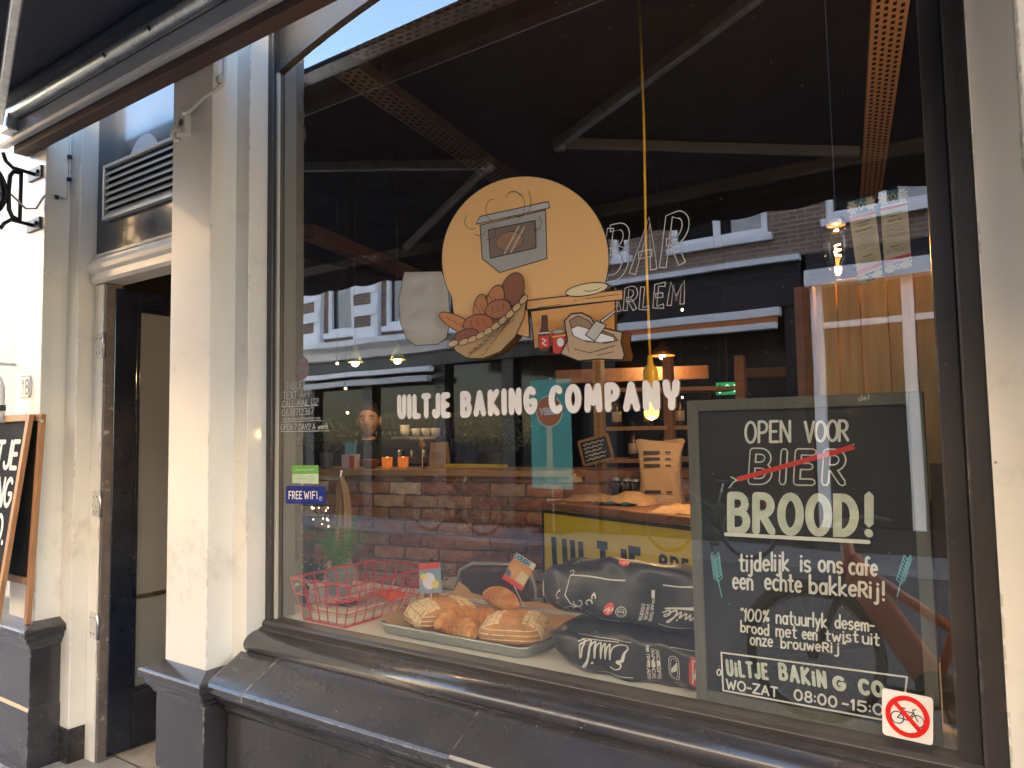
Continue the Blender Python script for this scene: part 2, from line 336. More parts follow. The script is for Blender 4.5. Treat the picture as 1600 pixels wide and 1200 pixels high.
class Ink:
    """flat lettering and print on the plane O + u U + v V, raised along N"""
    def __init__(s, O, U, V, N, lift=.0006):
        s.O, s.U, s.V, s.N = Vector(O), Vector(U).normalized(), Vector(V).normalized(), Vector(N).normalized(); s.lift = lift; s.mb = MB(); s.k = 0
    def px(s, p):
        r = ray(*p); t = (s.O - CAM).dot(s.N) / r.dot(s.N); q = CAM + r * t - s.O
        return (q.dot(s.U), q.dot(s.V))
    def P(s, u, v): return s.O + s.U * u + s.V * v + s.N * (s.lift + s.k * .00004)
    def nrm(s, u, v): return s.N
    def poly(s, pts):
        a = sum(pts[i][0] * pts[(i + 1) % len(pts)][1] - pts[(i + 1) % len(pts)][0] * pts[i][1] for i in range(len(pts)))
        if a < 0: pts = pts[::-1]
        s.mb.add([s.P(*p) for p in pts], [tuple(range(len(pts)))]); s.k += 1
    def polyx(s, pts): s.poly([s.px(p) for p in pts])
    def stroke(s, pts, w, cap=4, closed=False):
        if not closed and cap and len(pts) > 2:
            if len(pts) > 6 and (Vector(pts[0]) - Vector(pts[-1])).length < w * .1: return s.stroke(pts[:-1], w, cap, True)
            for j in range(1, len(pts) - 1):        # sharp corners become two strokes with round ends
                a, b = Vector(pts[j]) - Vector(pts[j - 1]), Vector(pts[j + 1]) - Vector(pts[j])
                if a.length > 1e-6 and b.length > 1e-6 and a.normalized().dot(b.normalized()) < .45:
                    s.stroke(pts[:j + 1], w, cap); s.stroke(pts[j:], w, cap); return
        q = [Vector((p[0], p[1])) for p in pts]; o = [q[0]]
        for p in q[1:]:
            if (p - o[-1]).length > 1e-6: o.append(p)
        q = o
        if len(q) < 2: q = [q[0], q[0] + Vector((w * .05, 0))]
        n = len(q); hw = w / 2; L_, R_ = [], []
        for i in range(n):
            a = q[i - 1] if (i or closed) else None; b = q[(i + 1) % n] if (i < n - 1 or closed) else None
            if a is None: t = (b - q[i]).normalized(); mlt = 1
            elif b is None: t = (q[i] - a).normalized(); mlt = 1
            else:
                t1 = (q[i] - a); t2 = (b - q[i])
                t1 = t1.normalized() if t1.length > 1e-7 else Vector((1, 0)); t2 = t2.normalized() if t2.length > 1e-7 else t1
                t = t1 + t2
                t = t.normalized() if t.length > 1e-3 else t1
                mlt = min(1 / max(t.dot(t1), .35), 1.5)
            nn = Vector((-t.y, t.x)); L_.append(q[i] + nn * hw * mlt); R_.append(q[i] - nn * hw * mlt)
        vs = []
        for side in (L_, R_):
            for j, p in enumerate(side): vs.append(s.P(*p) + s.nrm(*p) * (j * 6e-6))
        fs = [(n + i, n + (i + 1) % n, (i + 1) % n, i) for i in range(n if closed else n - 1)]
        s.mb.add(vs, fs)
        if cap and not closed:
            for c, d, e in ((q[0], (q[0] - q[1]).normalized(), 0), (q[-1], (q[-1] - q[-2]).normalized(), (n - 1) * 6e-6)):
                nn = Vector((-d.y, d.x))
                s.mb.add([s.P(*(c + nn * hw * cos(pi * j / cap) + d * hw * sin(pi * j / cap))) + s.nrm(*c) * e for j in range(cap + 1)], [tuple(range(cap + 1))[::-1]])
        s.k += 1
    def strokex(s, pts, w, **k): s.stroke([s.px(p) for p in pts], w, **k)
    def text(s, txt, p0, p1, h, w, px=True, gap=.2, space=.42, jit=0.0, cap=4, mode=None, ow=.002):
        """txt from p0 to p1 along the baseline, capital height vector h; in photo pixels or plane metres"""
        st, tw = layout(txt, gap, space); dx, dy = p1[0] - p0[0], p1[1] - p0[1]
        hx, hy = h if isinstance(h, tuple) else (0, -h if px else h)
        for q in st:
            jx, jy = random.uniform(-jit, jit), random.uniform(-jit, jit)
            pts = [(p0[0] + dx * (a + jx) / tw + hx * (b + jy), p0[1] + dy * (a + jx) / tw + hy * (b + jy)) for a, b in q]
            if px: pts = [s.px(p) for p in pts]
            if mode == 'outline': s.outline(pts, w, ow)
            else: s.stroke(pts, w, cap=cap)
    def outline(s, pts, w, ow):
        q = [Vector(p) for p in pts]; n = len(q); L_, R_ = [], []
        for i in range(n):
            t = (q[min(i + 1, n - 1)] - q[max(i - 1, 0)]); t = t.normalized() if t.length > 1e-7 else Vector((1, 0))
            nn = Vector((-t.y, t.x)); L_.append(q[i] + nn * w / 2); R_.append(q[i] - nn * w / 2)
        s.stroke([tuple(p) for p in L_ + R_[::-1]], ow, closed=True)
    def build(s, name, mt, parent): return s.mb.build(name, mt, parent, local=False)

# ================================================================== MATERIALS USED
WHITE = M('cream gloss paint', (.77, .735, .655), rough=.32, var=.06, scale=2.2, bump=.04, bscale=9, coat=.3,
          chips=((.24, .20, .17), .008, .55, .60), stain=((.50, .46, .39), 3.2, .58, .80), speck=((.36, .3, .24), 13, .05))
WHITE2 = M('white frame paint', (.78, .78, .76), rough=.4, var=.05, scale=3, chips=((.3, .26, .22), .005, .56, .62))
DARK = M('dark brown gloss paint', (.030, .025, .024), rough=.30, var=.25, scale=4, bump=.06, bscale=14, coat=.25,
         chips=((.46, .42, .34), .007, .55, .61), stain=((.048, .042, .038), 2.2, .45, .8), speck=((.42, .39, .33), 17, .05))
SILL = M('dark worn sill paint', (.036, .033, .036), rough=.25, var=.15, scale=3, bump=.05, bscale=7, coat=.35,
         chips=((.50, .46, .38), .007, .52, .58), stain=((.058, .054, .054), 2.5, .48, .78), speck=((.6, .57, .5), 19, .055))
FRAME = M('dark window frame paint', (.042, .036, .034), rough=.36, var=.18, scale=5, bump=.04, bscale=20, chips=((.3, .25, .2), .004, .62, .68), speck=((.4, .37, .32), 24, .05))
NAVY = M('navy gloss paint', (.012, .018, .034), rough=.22, var=.2, scale=4, bump=.10, bscale=7, coat=.5, chips=((.3, .28, .25), .004, .62, .68))
GALV = M('galvanised steel', (.52, .53, .53), rough=.42, metal=.85, var=.3, scale=16, stain=((.25, .25, .26), 22, .55, .7))
ALU = M('white powder coated aluminium', (.62, .61, .60), rough=.4, var=.07, scale=5, speck=((.2, .18, .16), 16, .05))
BEAMW = M('stained brown timber', (.085, .042, .026), rough=.62, var=.35, scale=7, aniso=(1, 6, 6), bump=.2, bscale=30)
CANVAS = M('navy awning canvas', (.030, .037, .068), rough=.9, var=.2, scale=30, bump=.15, bscale=400)
BLACKM = M('black painted iron', (.018, .018, .02), rough=.4, metal=.2, var=.2, bump=.08)
STEEL = M('brushed steel', (.55, .55, .54), rough=.3, metal=1, var=.1)
RUBBER = M('black rubber', (.016, .016, .017), rough=.7)
INTW = M('dark interior wall', (.030, .026, .023), rough=.75, var=.3, scale=2)
CEIL = M('black interior ceiling', (.006, .005, .0048), rough=.85, var=.3, scale=3)
FLOORM = M('worn timber floor', (.16, .115, .075), rough=.55, var=.35, scale=6, aniso=(8, 1, 1), bump=.15, bscale=20)
WOOD = M('pale pine', (.68, .43, .17), rough=.5, var=.22, scale=5, aniso=(10, 10, .8), bump=.08, bscale=40, rnd=.14)
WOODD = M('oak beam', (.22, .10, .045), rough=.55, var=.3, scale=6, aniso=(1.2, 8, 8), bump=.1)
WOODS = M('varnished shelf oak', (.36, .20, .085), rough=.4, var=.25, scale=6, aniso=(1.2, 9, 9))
OAKF = M('oiled beech batten', (.42, .20, .085), rough=.45, var=.3, scale=7, aniso=(8, 8, 1), bump=.08)
KRAFT = M('kraft paper', (.36, .23, .12), rough=.75, var=.14, scale=9, bump=.5, bscale=12)
WHITEP = M('white vinyl', (.82, .79, .76), rough=.35, var=.02)
BLACKP = M('black print', (.010, .009, .009), rough=.45, var=.05)
CHALK = M('white chalk marker', (.74, .76, .69), rough=.8, var=.10, scale=40)

# ================================================================== SETTING
def pave_mat(name, c1, c2, sx, sy):
    mt = M(name, c1, rough=.75, var=.3, scale=1.4, bump=.3, bscale=50)
    n = mt.node_tree.nodes; L = mt.node_tree.links; b = n['Principled BSDF']
    tc = n.new('ShaderNodeTexCoord'); br = n.new('ShaderNodeTexBrick'); br.inputs['Scale'].default_value = 1
    br.inputs['Brick Width'].default_value = sx; br.inputs['Row Height'].default_value = sy; br.inputs['Mortar Size'].default_value = .006
    br.inputs['Color1'].default_value = (*c1, 1); br.inputs['Color2'].default_value = (*c2, 1); br.inputs['Mortar'].default_value = (.03, .03, .028, 1)
    L.new(tc.outputs['Object'], br.inputs['Vector'])
    src = b.inputs['Base Color'].links[0].from_socket
    mx = n.new('ShaderNodeMix'); mx.data_type = 'RGBA'; mx.inputs[0].default_value = .65; L.new(src, mx.inputs[6]); L.new(br.outputs[0], mx.inputs[7])
    L.new(mx.outputs[2], b.inputs['Base Color']); return mt
tag(MB().add([(-150, -150, -.012), (150, -150, -.012), (150, 150, -.012), (-150, 150, -.012)], [(0, 1, 2, 3)]).build('ground', M('earth', (.12, .11, .10), rough=.9)), kind='structure')
tag(MB().add([(-80, -7.0, -.006), (80, -7.0, -.006), (80, -1.6, -.006), (-80, -1.6, -.006)], [(0, 1, 2, 3)]).build('road', pave_mat('grey clinker road', (.075, .075, .08), (.10, .098, .098), .2, .1)), kind='structure')
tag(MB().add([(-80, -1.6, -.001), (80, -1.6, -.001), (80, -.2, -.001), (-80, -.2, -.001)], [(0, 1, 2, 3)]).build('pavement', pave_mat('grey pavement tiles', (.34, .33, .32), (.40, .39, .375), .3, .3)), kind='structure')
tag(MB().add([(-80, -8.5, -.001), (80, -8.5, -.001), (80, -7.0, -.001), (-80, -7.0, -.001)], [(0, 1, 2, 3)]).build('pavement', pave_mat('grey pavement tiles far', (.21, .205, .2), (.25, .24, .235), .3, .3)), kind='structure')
def struct(name, mb, mt): return tag(mb.build(name, mt), kind='structure')
struct('interior_floor', MB().box(-6.0, 1.6, .06, 7.4, -.05, .03), FLOORM)
struct('interior_ceiling', MB().box(-6.0, 1.6, .12, 7.4, 3.46, 3.55), CEIL)
struct('interior_back_wall', MB().box(-6.0, 1.6, 7.4, 7.5, -.05, 3.55), INTW)
struct('interior_left_wall', MB().box(-6.1, -6.0, .0, 7.5, -.05, 3.55), INTW)
struct('interior_right_wall', MB().box(1.6, 1.7, .0, 7.5, -.05, 3.55), INTW)

# ================================================================== OUR BUILDING
bld = thing('shop_building', 'cream and dark brown painted shop front with tall pilasters round the window', 'building', (-1.4, 0, 0))
def part(name, mb, mt, parent, **k): return mb.build(name, mt, parent, local=False, **k)
# storeys above (they keep the low sun off the street)
part('upper_wall', MB().box(-14, 12, -.02, 8.2, 3.62, 9.2), M('upper brickwork', (.26, .15, .10), rough=.85, var=.3, scale=14), bld)
part('fascia', MB().box(-4.5, 3.0, -.12, -.021, 3.60, 4.3), FRAME, bld)
def ringmold(mb, x0, x1, yb, yf, prof):            # mitred moulding round three sides of a pilaster
    rings = [[(x0 - o, yb, z), (x0 - o, yf - o, z), (x1 + o, yf - o, z), (x1 + o, yb, z)] for o, z in prof]
    vs = [p for r in rings for p in r]; n = len(prof); fs = []
    for i in range(n - 1):
        for j in range(3): fs.append((i * 4 + j, i * 4 + j + 1, (i + 1) * 4 + j + 1, (i + 1) * 4 + j))
        fs.append((i * 4 + 3, i * 4, (i + 1) * 4, (i + 1) * 4 + 3))
    fs += [(3, 2, 1, 0), tuple(range((n - 1) * 4, n * 4))]
    return mb.add(vs, fs)
CAP = [(.030, .0), (.030, .30), (.022, .315), (.022, .595), (.030, .60), (.036, .615), (.052, .635), (.056, .655), (.072, .663), (.074, .690), (.066, .697), (.0, .722)]
def pilaster(x0, x1, c0, c1):                       # x0..x1 front face, c0..c1 the stepped inner strip(s)
    part('pilaster', MB().box(x0, x1, -.23, .02, .715, 3.62), WHITE, bld, bevel=.004)
    for a, b in ((c0, x0), (x1, c1)):
        if abs(a - b) > .01:
            zb = .712
            part('pilaster_step', MB().prismx([(a, zb), (b, zb), (b, 3.61), (a, 3.61)], -.118, .018), WHITE, bld, bevel=.003)
    ringmold(b := MB(), x0, x1, .0, -.23, CAP)
    part('pilaster_plinth', b, SILL, bld, bevel=.003)
pilaster(-2.855, -2.576, -2.94, -2.490)
pilaster(-4.295, -4.009, -4.40, -4.009)
pilaster(.045, .36, -.040, .45)
# door side strip of the left pilaster runs almost to the ground, with a dark foot
part('pilaster_step', MB().box(-4.009, -3.893, -.114, .02, .19, 3.61), WHITE, bld, bevel=.004)
part('jamb_foot', MB().box(-4.006, -3.889, -.12, .02, 0, .188), DARK, bld, bevel=.004)
# plinth panel and sill under the window
part('plinth_panel', MB().prism([(-.20, 0), (-.20, .10), (-.17, .12), (-.17, .56), (-.185, .575), (-.185, .60), (-.0, .60), (0, 0)], -2.525, 3.0), DARK, bld, bevel=.002)
part('plinth_mould', MB().prism([(-.0, .602), (-.205, .602), (-.215, .62), (-.238, .64), (-.244, .658), (-.262, .662), (-.262, .664), (0, .664)], -2.523, 3.0), DARK, bld, bevel=.002)
segs = [-2.52, -2.30, -1.36, -.42, .60, 3.0]
for i in range(5):
    d = .0015 * ((i * 7) % 3 - 1)
    part('sill_stone', MB().prism([(-.268 + d, .666), (-.270 + d, .690 + d), (-.262, .699 + d), (-.11, .782 + d), (0, .80), (0, .666)], segs[i] + .0006, segs[i + 1] - .0006), SILL, bld, bevel=.0015)
part('step_stone', MB().box(-3.97, -2.86, -.30, .06, -.03, .028), M('worn blue stone', (.30, .28, .25), rough=.7, var=.3, scale=9, bump=.3, bscale=50), bld, bevel=.006)
part('door_floor', MB().box(-3.89, -2.86, .06, 1.0, -.02, .034), M('concrete threshold', (.34, .30, .25), rough=.8, var=.3, scale=14, bump=.3), bld)
part('lobby_batten', MB().box(-3.72, -2.98, .30, .35, 2.40, 2.44), WOODD, bld)

# ================================================================== SHOP WINDOW
win = thing('shop_window', 'large plate glass shop window in a dark brown frame with arched head', 'window', (-1.3, 0, .8))
XL, XR = -2.457, -.134
def archz(x): u = (x + 1.295) / 1.16; return 3.115 + .17 * (1 - u * u)
gv = [(XL, 0, .86), (XR, 0, .86)] + [(XR + (XL - XR) * i / 24, 0, archz(XR + (XL - XR) * i / 24)) for i in range(25)]
GLASS = glass_mat('plate glass', .215, (.97, .985, .975), dust=.005)
part('glass_pane', MB().add(gv, [tuple(range(len(gv)))]), GLASS, win)
part('frame_stile', MB().box(-2.490, XL, -.032, .03, .85, 3.6), FRAME, win, bevel=.004)
part('glazing_bead', MB().box(XL + .0005, XL + .012, -.014, -.002, .885, 3.12), M('pale putty bead', (.5, .48, .42), rough=.6), win)
part('frame_stile', MB().box(XR, -.088, -.032, .03, .85, 3.6), FRAME, win, bevel=.004)
part('frame_stile', MB().box(-.086, -.040, -.075, .03, .85, 3.6), FRAME, win, bevel=.006)
part('bottom_rail', MB().prism([(-.046, .850), (-.046, .872), (-.036, .883), (.02, .885), (.02, .850)], XL - .032, -.04), FRAME, win, bevel=.002)
part('bottom_rail', MB().prism([(-.062, .838), (-.062, .852), (-.05, .858), (.0, .858), (.0, .838)], XL - .032, -.04), FRAME, win, bevel=.002)
part('sill_roll', MB().prism([(-.055 + .075 * cos(radians(a)), .806 + .045 * sin(radians(a))) for a in range(60, 301, 8)], -2.489, -.02), SILL, win, smooth=True)
# arched head with its sunk corner panels
hv = [(XR + (XL - XR) * i / 24, archz(XR + (XL - XR) * i / 24)) for i in range(25)]
part('arched_head', MB().prismx([(XL, 3.6), (XR, 3.6)] + hv, .002, .02), FRAME, win)
av = MB()
pts = [(x, z) for x, z in hv][::-1]
for i in range(len(pts) - 1):
    (x0, z0), (x1, z1) = pts[i], pts[i + 1]
    av.add([(x0, -.016, z0), (x1, -.016, z1), (x1, -.016, z1 + .03), (x0, -.016, z0 + .03), (x0, .001, z0), (x1, .001, z1), (x1, .001, z1 + .03), (x0, .001, z0 + .03)],
           [(0, 1, 2, 3), (4, 7, 6, 5), (0, 4, 5, 1), (3, 2, 6, 7)])
part('arch_mould', av, FRAME, win)
part('top_rail', MB().box(XL, XR, -.03, .001, 3.42, 3.6), FRAME, win, bevel=.004)
part('window_reveal', MB().box(-2.50, -2.470, .031, .10, .80, 3.5), M('grey green reveal paint', (.085, .105, .105), rough=.5, var=.1), win)
part('window_reveal', MB().box(-.118, -.06, .031, .14, .80, 3.5), M('grey reveal paint', (.16, .15, .14), rough=.5, var=.1), win)
part('display_shelf', MB().box(-2.468, -.12, .022, .72, .84, .878), M('cream shelf laminate', (.74, .70, .60), rough=.42, var=.05, scale=6), win, bevel=.003)

part('display_shelf', MB().box(-2.98, -2.4685, .11, .72, .84, .8778), M('cream shelf laminate', (0, 0, 0)), win, bevel=.003)

# ================================================================== DOOR AND TRANSOM
dr = thing('shop_door', 'dark navy half glazed door standing open inward between the pilasters', 'door', (-3.77, 0, .03))
part('door_frame', MB().box(-3.892, -3.80, -.037, .05, .0, 2.40), WHITE, dr, bevel=.004)
part('hinge_strip', MB().box(-3.7995, -3.776, -.030, .05, .0, 2.40), M('worn grey brown timber', (.15, .125, .11), rough=.7, var=.35, scale=20, stain=((.5, .47, .42), 16, .6, .66)), dr)
DX = -3.772
for z0, z1 in ((.04, .32), (2.29, 2.385)): part('door_rail', MB().box(DX - .042, DX, .132, .70, z0, z1), NAVY, dr, bevel=.004)
part('door_stile', MB().box(DX - .042, DX, .012, .13, .04, 2.385), NAVY, dr, bevel=.004)
part('door_stile', MB().box(DX - .042, DX, .702, .83, .04, 2.385), NAVY, dr, bevel=.004)
for y0, y1, z0, z1 in ((.133, .15, .3215, 2.2885), (.683, .70, .3215, 2.2885), (.1505, .6825, .3215, .339), (.1505, .6825, 2.272, 2.2885)):
    part('glazing_bead', MB().box(DX - .020, DX - .004, y0, y1, z0, z1), NAVY, dr, bevel=.002)
part('door_pane', MB().box(DX - .026, DX - .0205, .133, .70, .322, 2.288), M('frosted door glass', (.25, .27, .285), rough=.16, var=.06, scale=2), dr)
part('letter_bar', MB().box(DX - .020, DX - .012, .152, .68, .78, .80), STEEL, dr)
part('door_handle', MB().tube([(DX - .02, .60, 1.32), (DX + .05, .60, 1.32), (DX + .05, .60, 1.62), (DX - .02, .60, 1.62)], .010, 8), STEEL, dr, smooth=True)
for z in (.62, 1.22, 2.02):
    h = part('hinge', MB().box(-3.86, -3.792, -.0405, -.0372, z, z + .13), M('painted hinge', (.62, .60, .55), rough=.5, stain=((.2, .17, .14), 40, .55, .62)), dr, bevel=.001)
    part('hinge_knuckle', MB().lathe([(.008, 0), (.008, .13)], (-3.786, -.036, z), 10), STEEL, h, smooth=True)
    sc = MB()
    for k in range(4): sc.lathe([(.0045, 0), (.003, .0015)], (-3.845 + .03 * (k % 2), -.0405, z + .025 + .075 * (k // 2)), 8, axis=(0, -1, 0))
    part('screw', sc, BLACKM, h)
tr = thing('door_transom', 'navy panel over the open door with a white moulded lintel and louvre', 'transom', (-3.4, 0, 2.4))
part('lintel', MB().prism([(.06, 2.405), (-.045, 2.405), (-.06, 2.42), (-.06, 2.455), (-.075, 2.47), (-.082, 2.49), (-.075, 2.507), (-.060, 2.515), (-.06, 2.532), (.06, 2.54)], -3.892, -2.93), WHITE, tr, bevel=.002)
part('panel_sill', MB().box(-3.892, -2.93, -.05, .03, 2.541, 2.558), WHITE, tr, bevel=.003)
part('panel', MB().box(-3.892, -2.93, -.030, .0, 2.5585, 3.6), NAVY, tr)
part('panel_disc', MB().add([(-3.443 + .142 * cos(radians(a)), -.0325, 2.955 + .142 * sin(radians(a))) for a in range(0, 181, 9)], [tuple(range(21))]), M('off white disc paint', (.60, .60, .58), rough=.5), tr)
gr = thing('vent_louvre', 'aluminium louvre grille of slanted slats in the navy panel above the door', 'vent', (-3.4, -.04, 2.72))
part('backing', MB().box(-3.775, -3.02, -.034, -.0305, 2.735, 2.995), M('black vent void', (.008, .008, .009), rough=.9), gr)
gm = M('weathered aluminium', (.55, .54, .50), rough=.45, metal=.35, var=.12, scale=9)
for a in ((-3.79, -3.01, 2.722, 2.738), (-3.79, -3.01, 2.992, 3.008)): part('grille_frame', MB().box(a[0], a[1], -.058, -.031, a[2], a[3]), gm, gr, bevel=.002)
for a in ((-3.79, -3.772), (-3.028, -3.01)): part('grille_frame', MB().box(a[0], a[1], -.0575, -.031, 2.739, 2.991), gm, gr, bevel=.002)
sl = MB().prism([(-.054, 0), (-.052, -.003), (-.036, .022), (-.038, .025)], -3.771, -3.029).mesh('slat'); sl.materials.append(gm)
for k in range(7): o = piece(sl, 'slat', gm, gr, (0, 0, 2.743 + k * .0355)); o.matrix_parent_inverse = PW(gr).inverted()

# ================================================================== AWNING
aw = thing('awning', 'folding arm awning with navy canvas and white housing above the shop front', 'awning', (-2, -.3, 3.2))
AX0, AX1 = -4.28, .62
part('timber_batten', MB().box(AX0 + .06, AX1, -.30, -.2335, 3.100, 3.19), BEAMW, aw, bevel=.003)
part('housing', MB().prism([(-.305, 3.135), (-.345, 3.125), (-.352, 3.14), (-.352, 3.205), (-.345, 3.215), (-.305, 3.215)], AX0, AX1), ALU, aw, bevel=.003)
part('gap_blocking_plate', MB().box(AX0 + .05, AX1, -.352, -.312, 3.2155, 3.31), GALV, aw)  # added plate that stops light streaking between housing and tube
part('torsion_tube', MB().tube([(AX0 + .05, -.372, 3.245), (AX1, -.372, 3.245)], .030, 16), GALV, aw, smooth=True)
part('canvas_roll', MB().tube([(AX0 + .05, -.36, 3.322), (AX1, -.36, 3.322)], .042, 16), CANVAS, aw, smooth=True)
FB = Vector((0, -1.60, 2.80))
cv = MB().grid(lambda u, v: Vector((AX0 + .08 + (AX1 - AX0 - .1) * u, -.38 + (FB.y + .38) * v, 3.362 + (FB.z + .02 - 3.362) * v - .03 * sin(pi * v))), 12, 10)
part('canvas', cv, CANVAS, aw, smooth=True)
part('front_bar', MB().prism([(-1.575, 2.77), (-1.64, 2.775), (-1.645, 2.83), (-1.58, 2.84)], AX0, AX1), M('grey awning profile', (.20, .20, .21), rough=.5), aw, bevel=.004)
vl = MB().grid(lambda u, v: Vector((AX0 + (AX1 - AX0) * u, -1.622 + .008 * sin(u * 90), 2.775 - .13 * v - .02 * v * abs(sin(u * 55)))), 160, 2)
part('valance', vl, CANVAS, aw, smooth=True)
def arm(sh, el, hd):
    part('arm', MB().bar(sh, el, .034, .052), GALV, aw, bevel=.006)
    part('forearm', MB().bar(el, hd, .030, .046), M('grey arm paint', (.36, .36, .37), rough=.45), aw, bevel=.006)
    part('arm_elbow', MB().lathe([(.03, -.035), (.036, -.02), (.036, .02), (.03, .035)], el, 14), GALV, aw, smooth=True)
    part('arm_bracket', MB().box(sh[0] - .05, sh[0] + .05, -.40, -.32, sh[2] - .05, sh[2] + .045), GALV, aw, bevel=.006)
arm((-4.08, -.42, 3.20), (-2.16, -1.07, 2.985), (-3.20, -1.57, 2.815))
arm((-.10, -.42, 3.20), (-1.72, -1.05, 2.985), (-.50, -1.57, 2.815))
for x in (-3.1, -2.75, -2.0, -1.2): 
    part('tube_hole', MB().lathe([(.011, 0), (.006, .002)], (x, -.3985, 3.232), 10, axis=(0, -1, -.5)), BLACKM, aw)
for x in (-4.15, -2.71, .2): part('wall_bracket', MB().box(x - .04, x + .04, -.3045, -.231, 3.19, 3.28), GALV, aw, bevel=.004)

# ================================================================== THINGS ON THE FACADE
sg = thing('hanging_sign', 'round wrought iron sign on a black bracket on the far left pilaster', 'sign', (-4.1, -.23, 2.7))
bl = BLACKM
for z in (2.985, 2.715):
    pl = part('bracket_plate', MB().box(-4.19, -4.045, -.242, -.2305, z - .03, z + .035), M('grey iron plate', (.10, .11, .12), rough=.4, metal=.4), sg, bevel=.003)
    part('bolt', MB().lathe([(.011, 0), (.011, .008), (.006, .010)], (-4.075, -.242, z + .005), 6, axis=(0, -1, 0)), bl, pl)
    part('bracket_arm', MB().tube([(-4.12, -.242, z), (-4.12, -.34, z + .006), (-4.12, -.37, z + (.03 if z > 2.9 else -.02)), (-4.12, -.385, z + (.07 if z > 2.9 else -.05))], .010, 8), bl, sg, smooth=True)
part('bracket_post', MB().tube([(-4.12, -.30, 2.72), (-4.12, -.30, 2.985)], .010, 8), bl, sg, smooth=True)
part('bracket_loop', MB().tube([(-4.12, -.305, 2.973), (-4.12, -.335, 2.97), (-4.12, -.350, 2.945), (-4.12, -.355, 2.85), (-4.12, -.350, 2.77), (-4.12, -.335, 2.738), (-4.12, -.305, 2.728)], .011, 8), bl, sg, smooth=True)
part('sign_ring', MB().tube([(-4.12, -.505 + .135 * cos(2 * pi * i / 32), 2.85 + .15 * sin(2 * pi * i / 32)) for i in range(32)], .014, 8, closed=True), bl, sg, smooth=True)
part('sign_ring_inner', MB().tube([(-4.12, -.505 + .112 * cos(2 * pi * i / 32), 2.85 + .126 * sin(2 * pi * i / 32)) for i in range(32)], .009, 8, closed=True), M('grey sign ring', (.35, .36, .37), rough=.5), sg, smooth=True)
part('sign_disc', MB().lathe([(.115, -.008), (.115, .008)], (-4.12, -.505, 2.85), 32, axis=(1, 0, 0)), M('dark sign board', (.03, .03, .035), rough=.5), sg)
cb = M('pale painted cable', (.62, .59, .53), rough=.5, stain=((.15, .13, .11), 30, .58, .64))
ca = thing('wall_cable', 'thin drooping cable from the round iron sign up the left pilaster', 'cable', (-4.0, -.2, 2.7))
part('cable', MB().tube([(-4.12, -.355, 2.86), (-4.118, -.325, 2.835), (-4.105, -.28, 2.79), (-4.06, -.25, 2.79), (-4.02, -.237, 2.84), (-4.004, -.235, 2.85), (-4.002, -.18, 2.852), (-4.002, -.135, 2.86), (-4.0, -.125, 2.90), (-3.998, -.123, 3.0), (-3.998, -.122, 3.2)], .0055, 8), cb, ca, smooth=True)
for p in ((-4.004, -.18, 2.852), (-3.998, -.125, 2.96), (-3.998, -.125, 3.08)): part('cable_clip', MB().box(p[0] - .002, p[0] + .012, p[1] - .012, p[1] + .008, p[2] - .008, p[2] + .012), bl, ca, bevel=.002)
dv = thing('awning_eyelet_bracket', 'small white junction box with hook on the pilaster beside the door vent', 'bracket', (-2.74, -.23, 2.9))
wp = M('painted steel bracket', (.66, .64, .59), rough=.4, stain=((.2, .16, .12), 30, .6, .66))
bx = part('plate', MB().box(-2.775, -2.715, -.262, -.2305, 2.84, 2.955), wp, dv, bevel=.006)
part('eyelet', MB().lathe([(.015, 0), (.015, .002)], (-2.742, -.262, 2.893), 16, axis=(0, -1, 0)), RUBBER, bx)
part('hook', MB().tube([(-2.745, -.262, 2.862), (-2.745, -.295, 2.852), (-2.745, -.30, 2.825), (-2.74, -.285, 2.81), (-2.735, -.27, 2.815)], .0065, 8), wp, dv, smooth=True)
part('bolt', MB().lathe([(.011, 0), (.011, .02), (.007, .026)], (-2.765, -.262, 2.868), 6, axis=(-.6, -1, 0)), wp, dv)
part('cable', MB().tube([(-2.73, -.258, 2.925), (-2.69, -.262, 2.922), (-2.64, -.262, 2.935), (-2.60, -.252, 2.965), (-2.572, -.225, 2.99), (-2.568, -.19, 3.03), (-2.569, -.18, 3.10), (-2.569, -.18, 3.3)], .0075, 8), wp, dv, smooth=True)
part('cable_clamp', MB().lathe([(.016, 0), (.016, .022), (.01, .026)], (-2.5755, -.20, 3.045), 12, axis=(1, -.3, 0)), wp, dv, smooth=True)
hn = thing('house_number_plate', 'small enamel house number plate 18 on the far left pilaster', 'number plate', (-4.16, -.232, 1.88))
part('plate', MB().prismx([(-4.215, 1.825), (-4.125, 1.825), (-4.108, 1.845), (-4.108, 1.92), (-4.125, 1.94), (-4.215, 1.94)], -.2365, -.2305), M('white enamel', (.72, .73, .74), rough=.2), hn, bevel=.001)
ik = Ink((-4.16, -.2365, 1.88), (1, 0, 0), (0, 0, 1), (0, -1, 0)); bp_ = M('blue black enamel', (.02, .03, .06), rough=.3)
ik.text('18', (-.034, -.036), (.034, -.036), .072, .011, px=False, gap=.3)
ik.stroke([(-.052, -.052), (.034, -.052), (.047, -.034), (.047, .038), (.034, .056), (-.052, .056)], .003, closed=True)
ik.build('number', bp_, hn)
hk = thing('wall_bracket', 'bent white pipe bracket on the cream wall above the sandwich board', 'bracket', (-4.35, -.23, 1.9))
part('pipe', MB().tube([(-4.52, -.30, 2.05), (-4.40, -.30, 1.99), (-4.30, -.30, 1.925), (-4.262, -.30, 1.88), (-4.255, -.30, 1.75), (-4.255, -.30, 1.70)], .011, 8), wp, hk, smooth=True)
part('collar', MB().lathe([(.014, 0), (.014, .03)], (-4.255, -.30, 1.76), 10), BLACKM, hk)
part('wall_rod', MB().tube([(-4.46, -.305, 2.02), (-4.46, -.10, 2.02)], .008, 8), wp, hk)
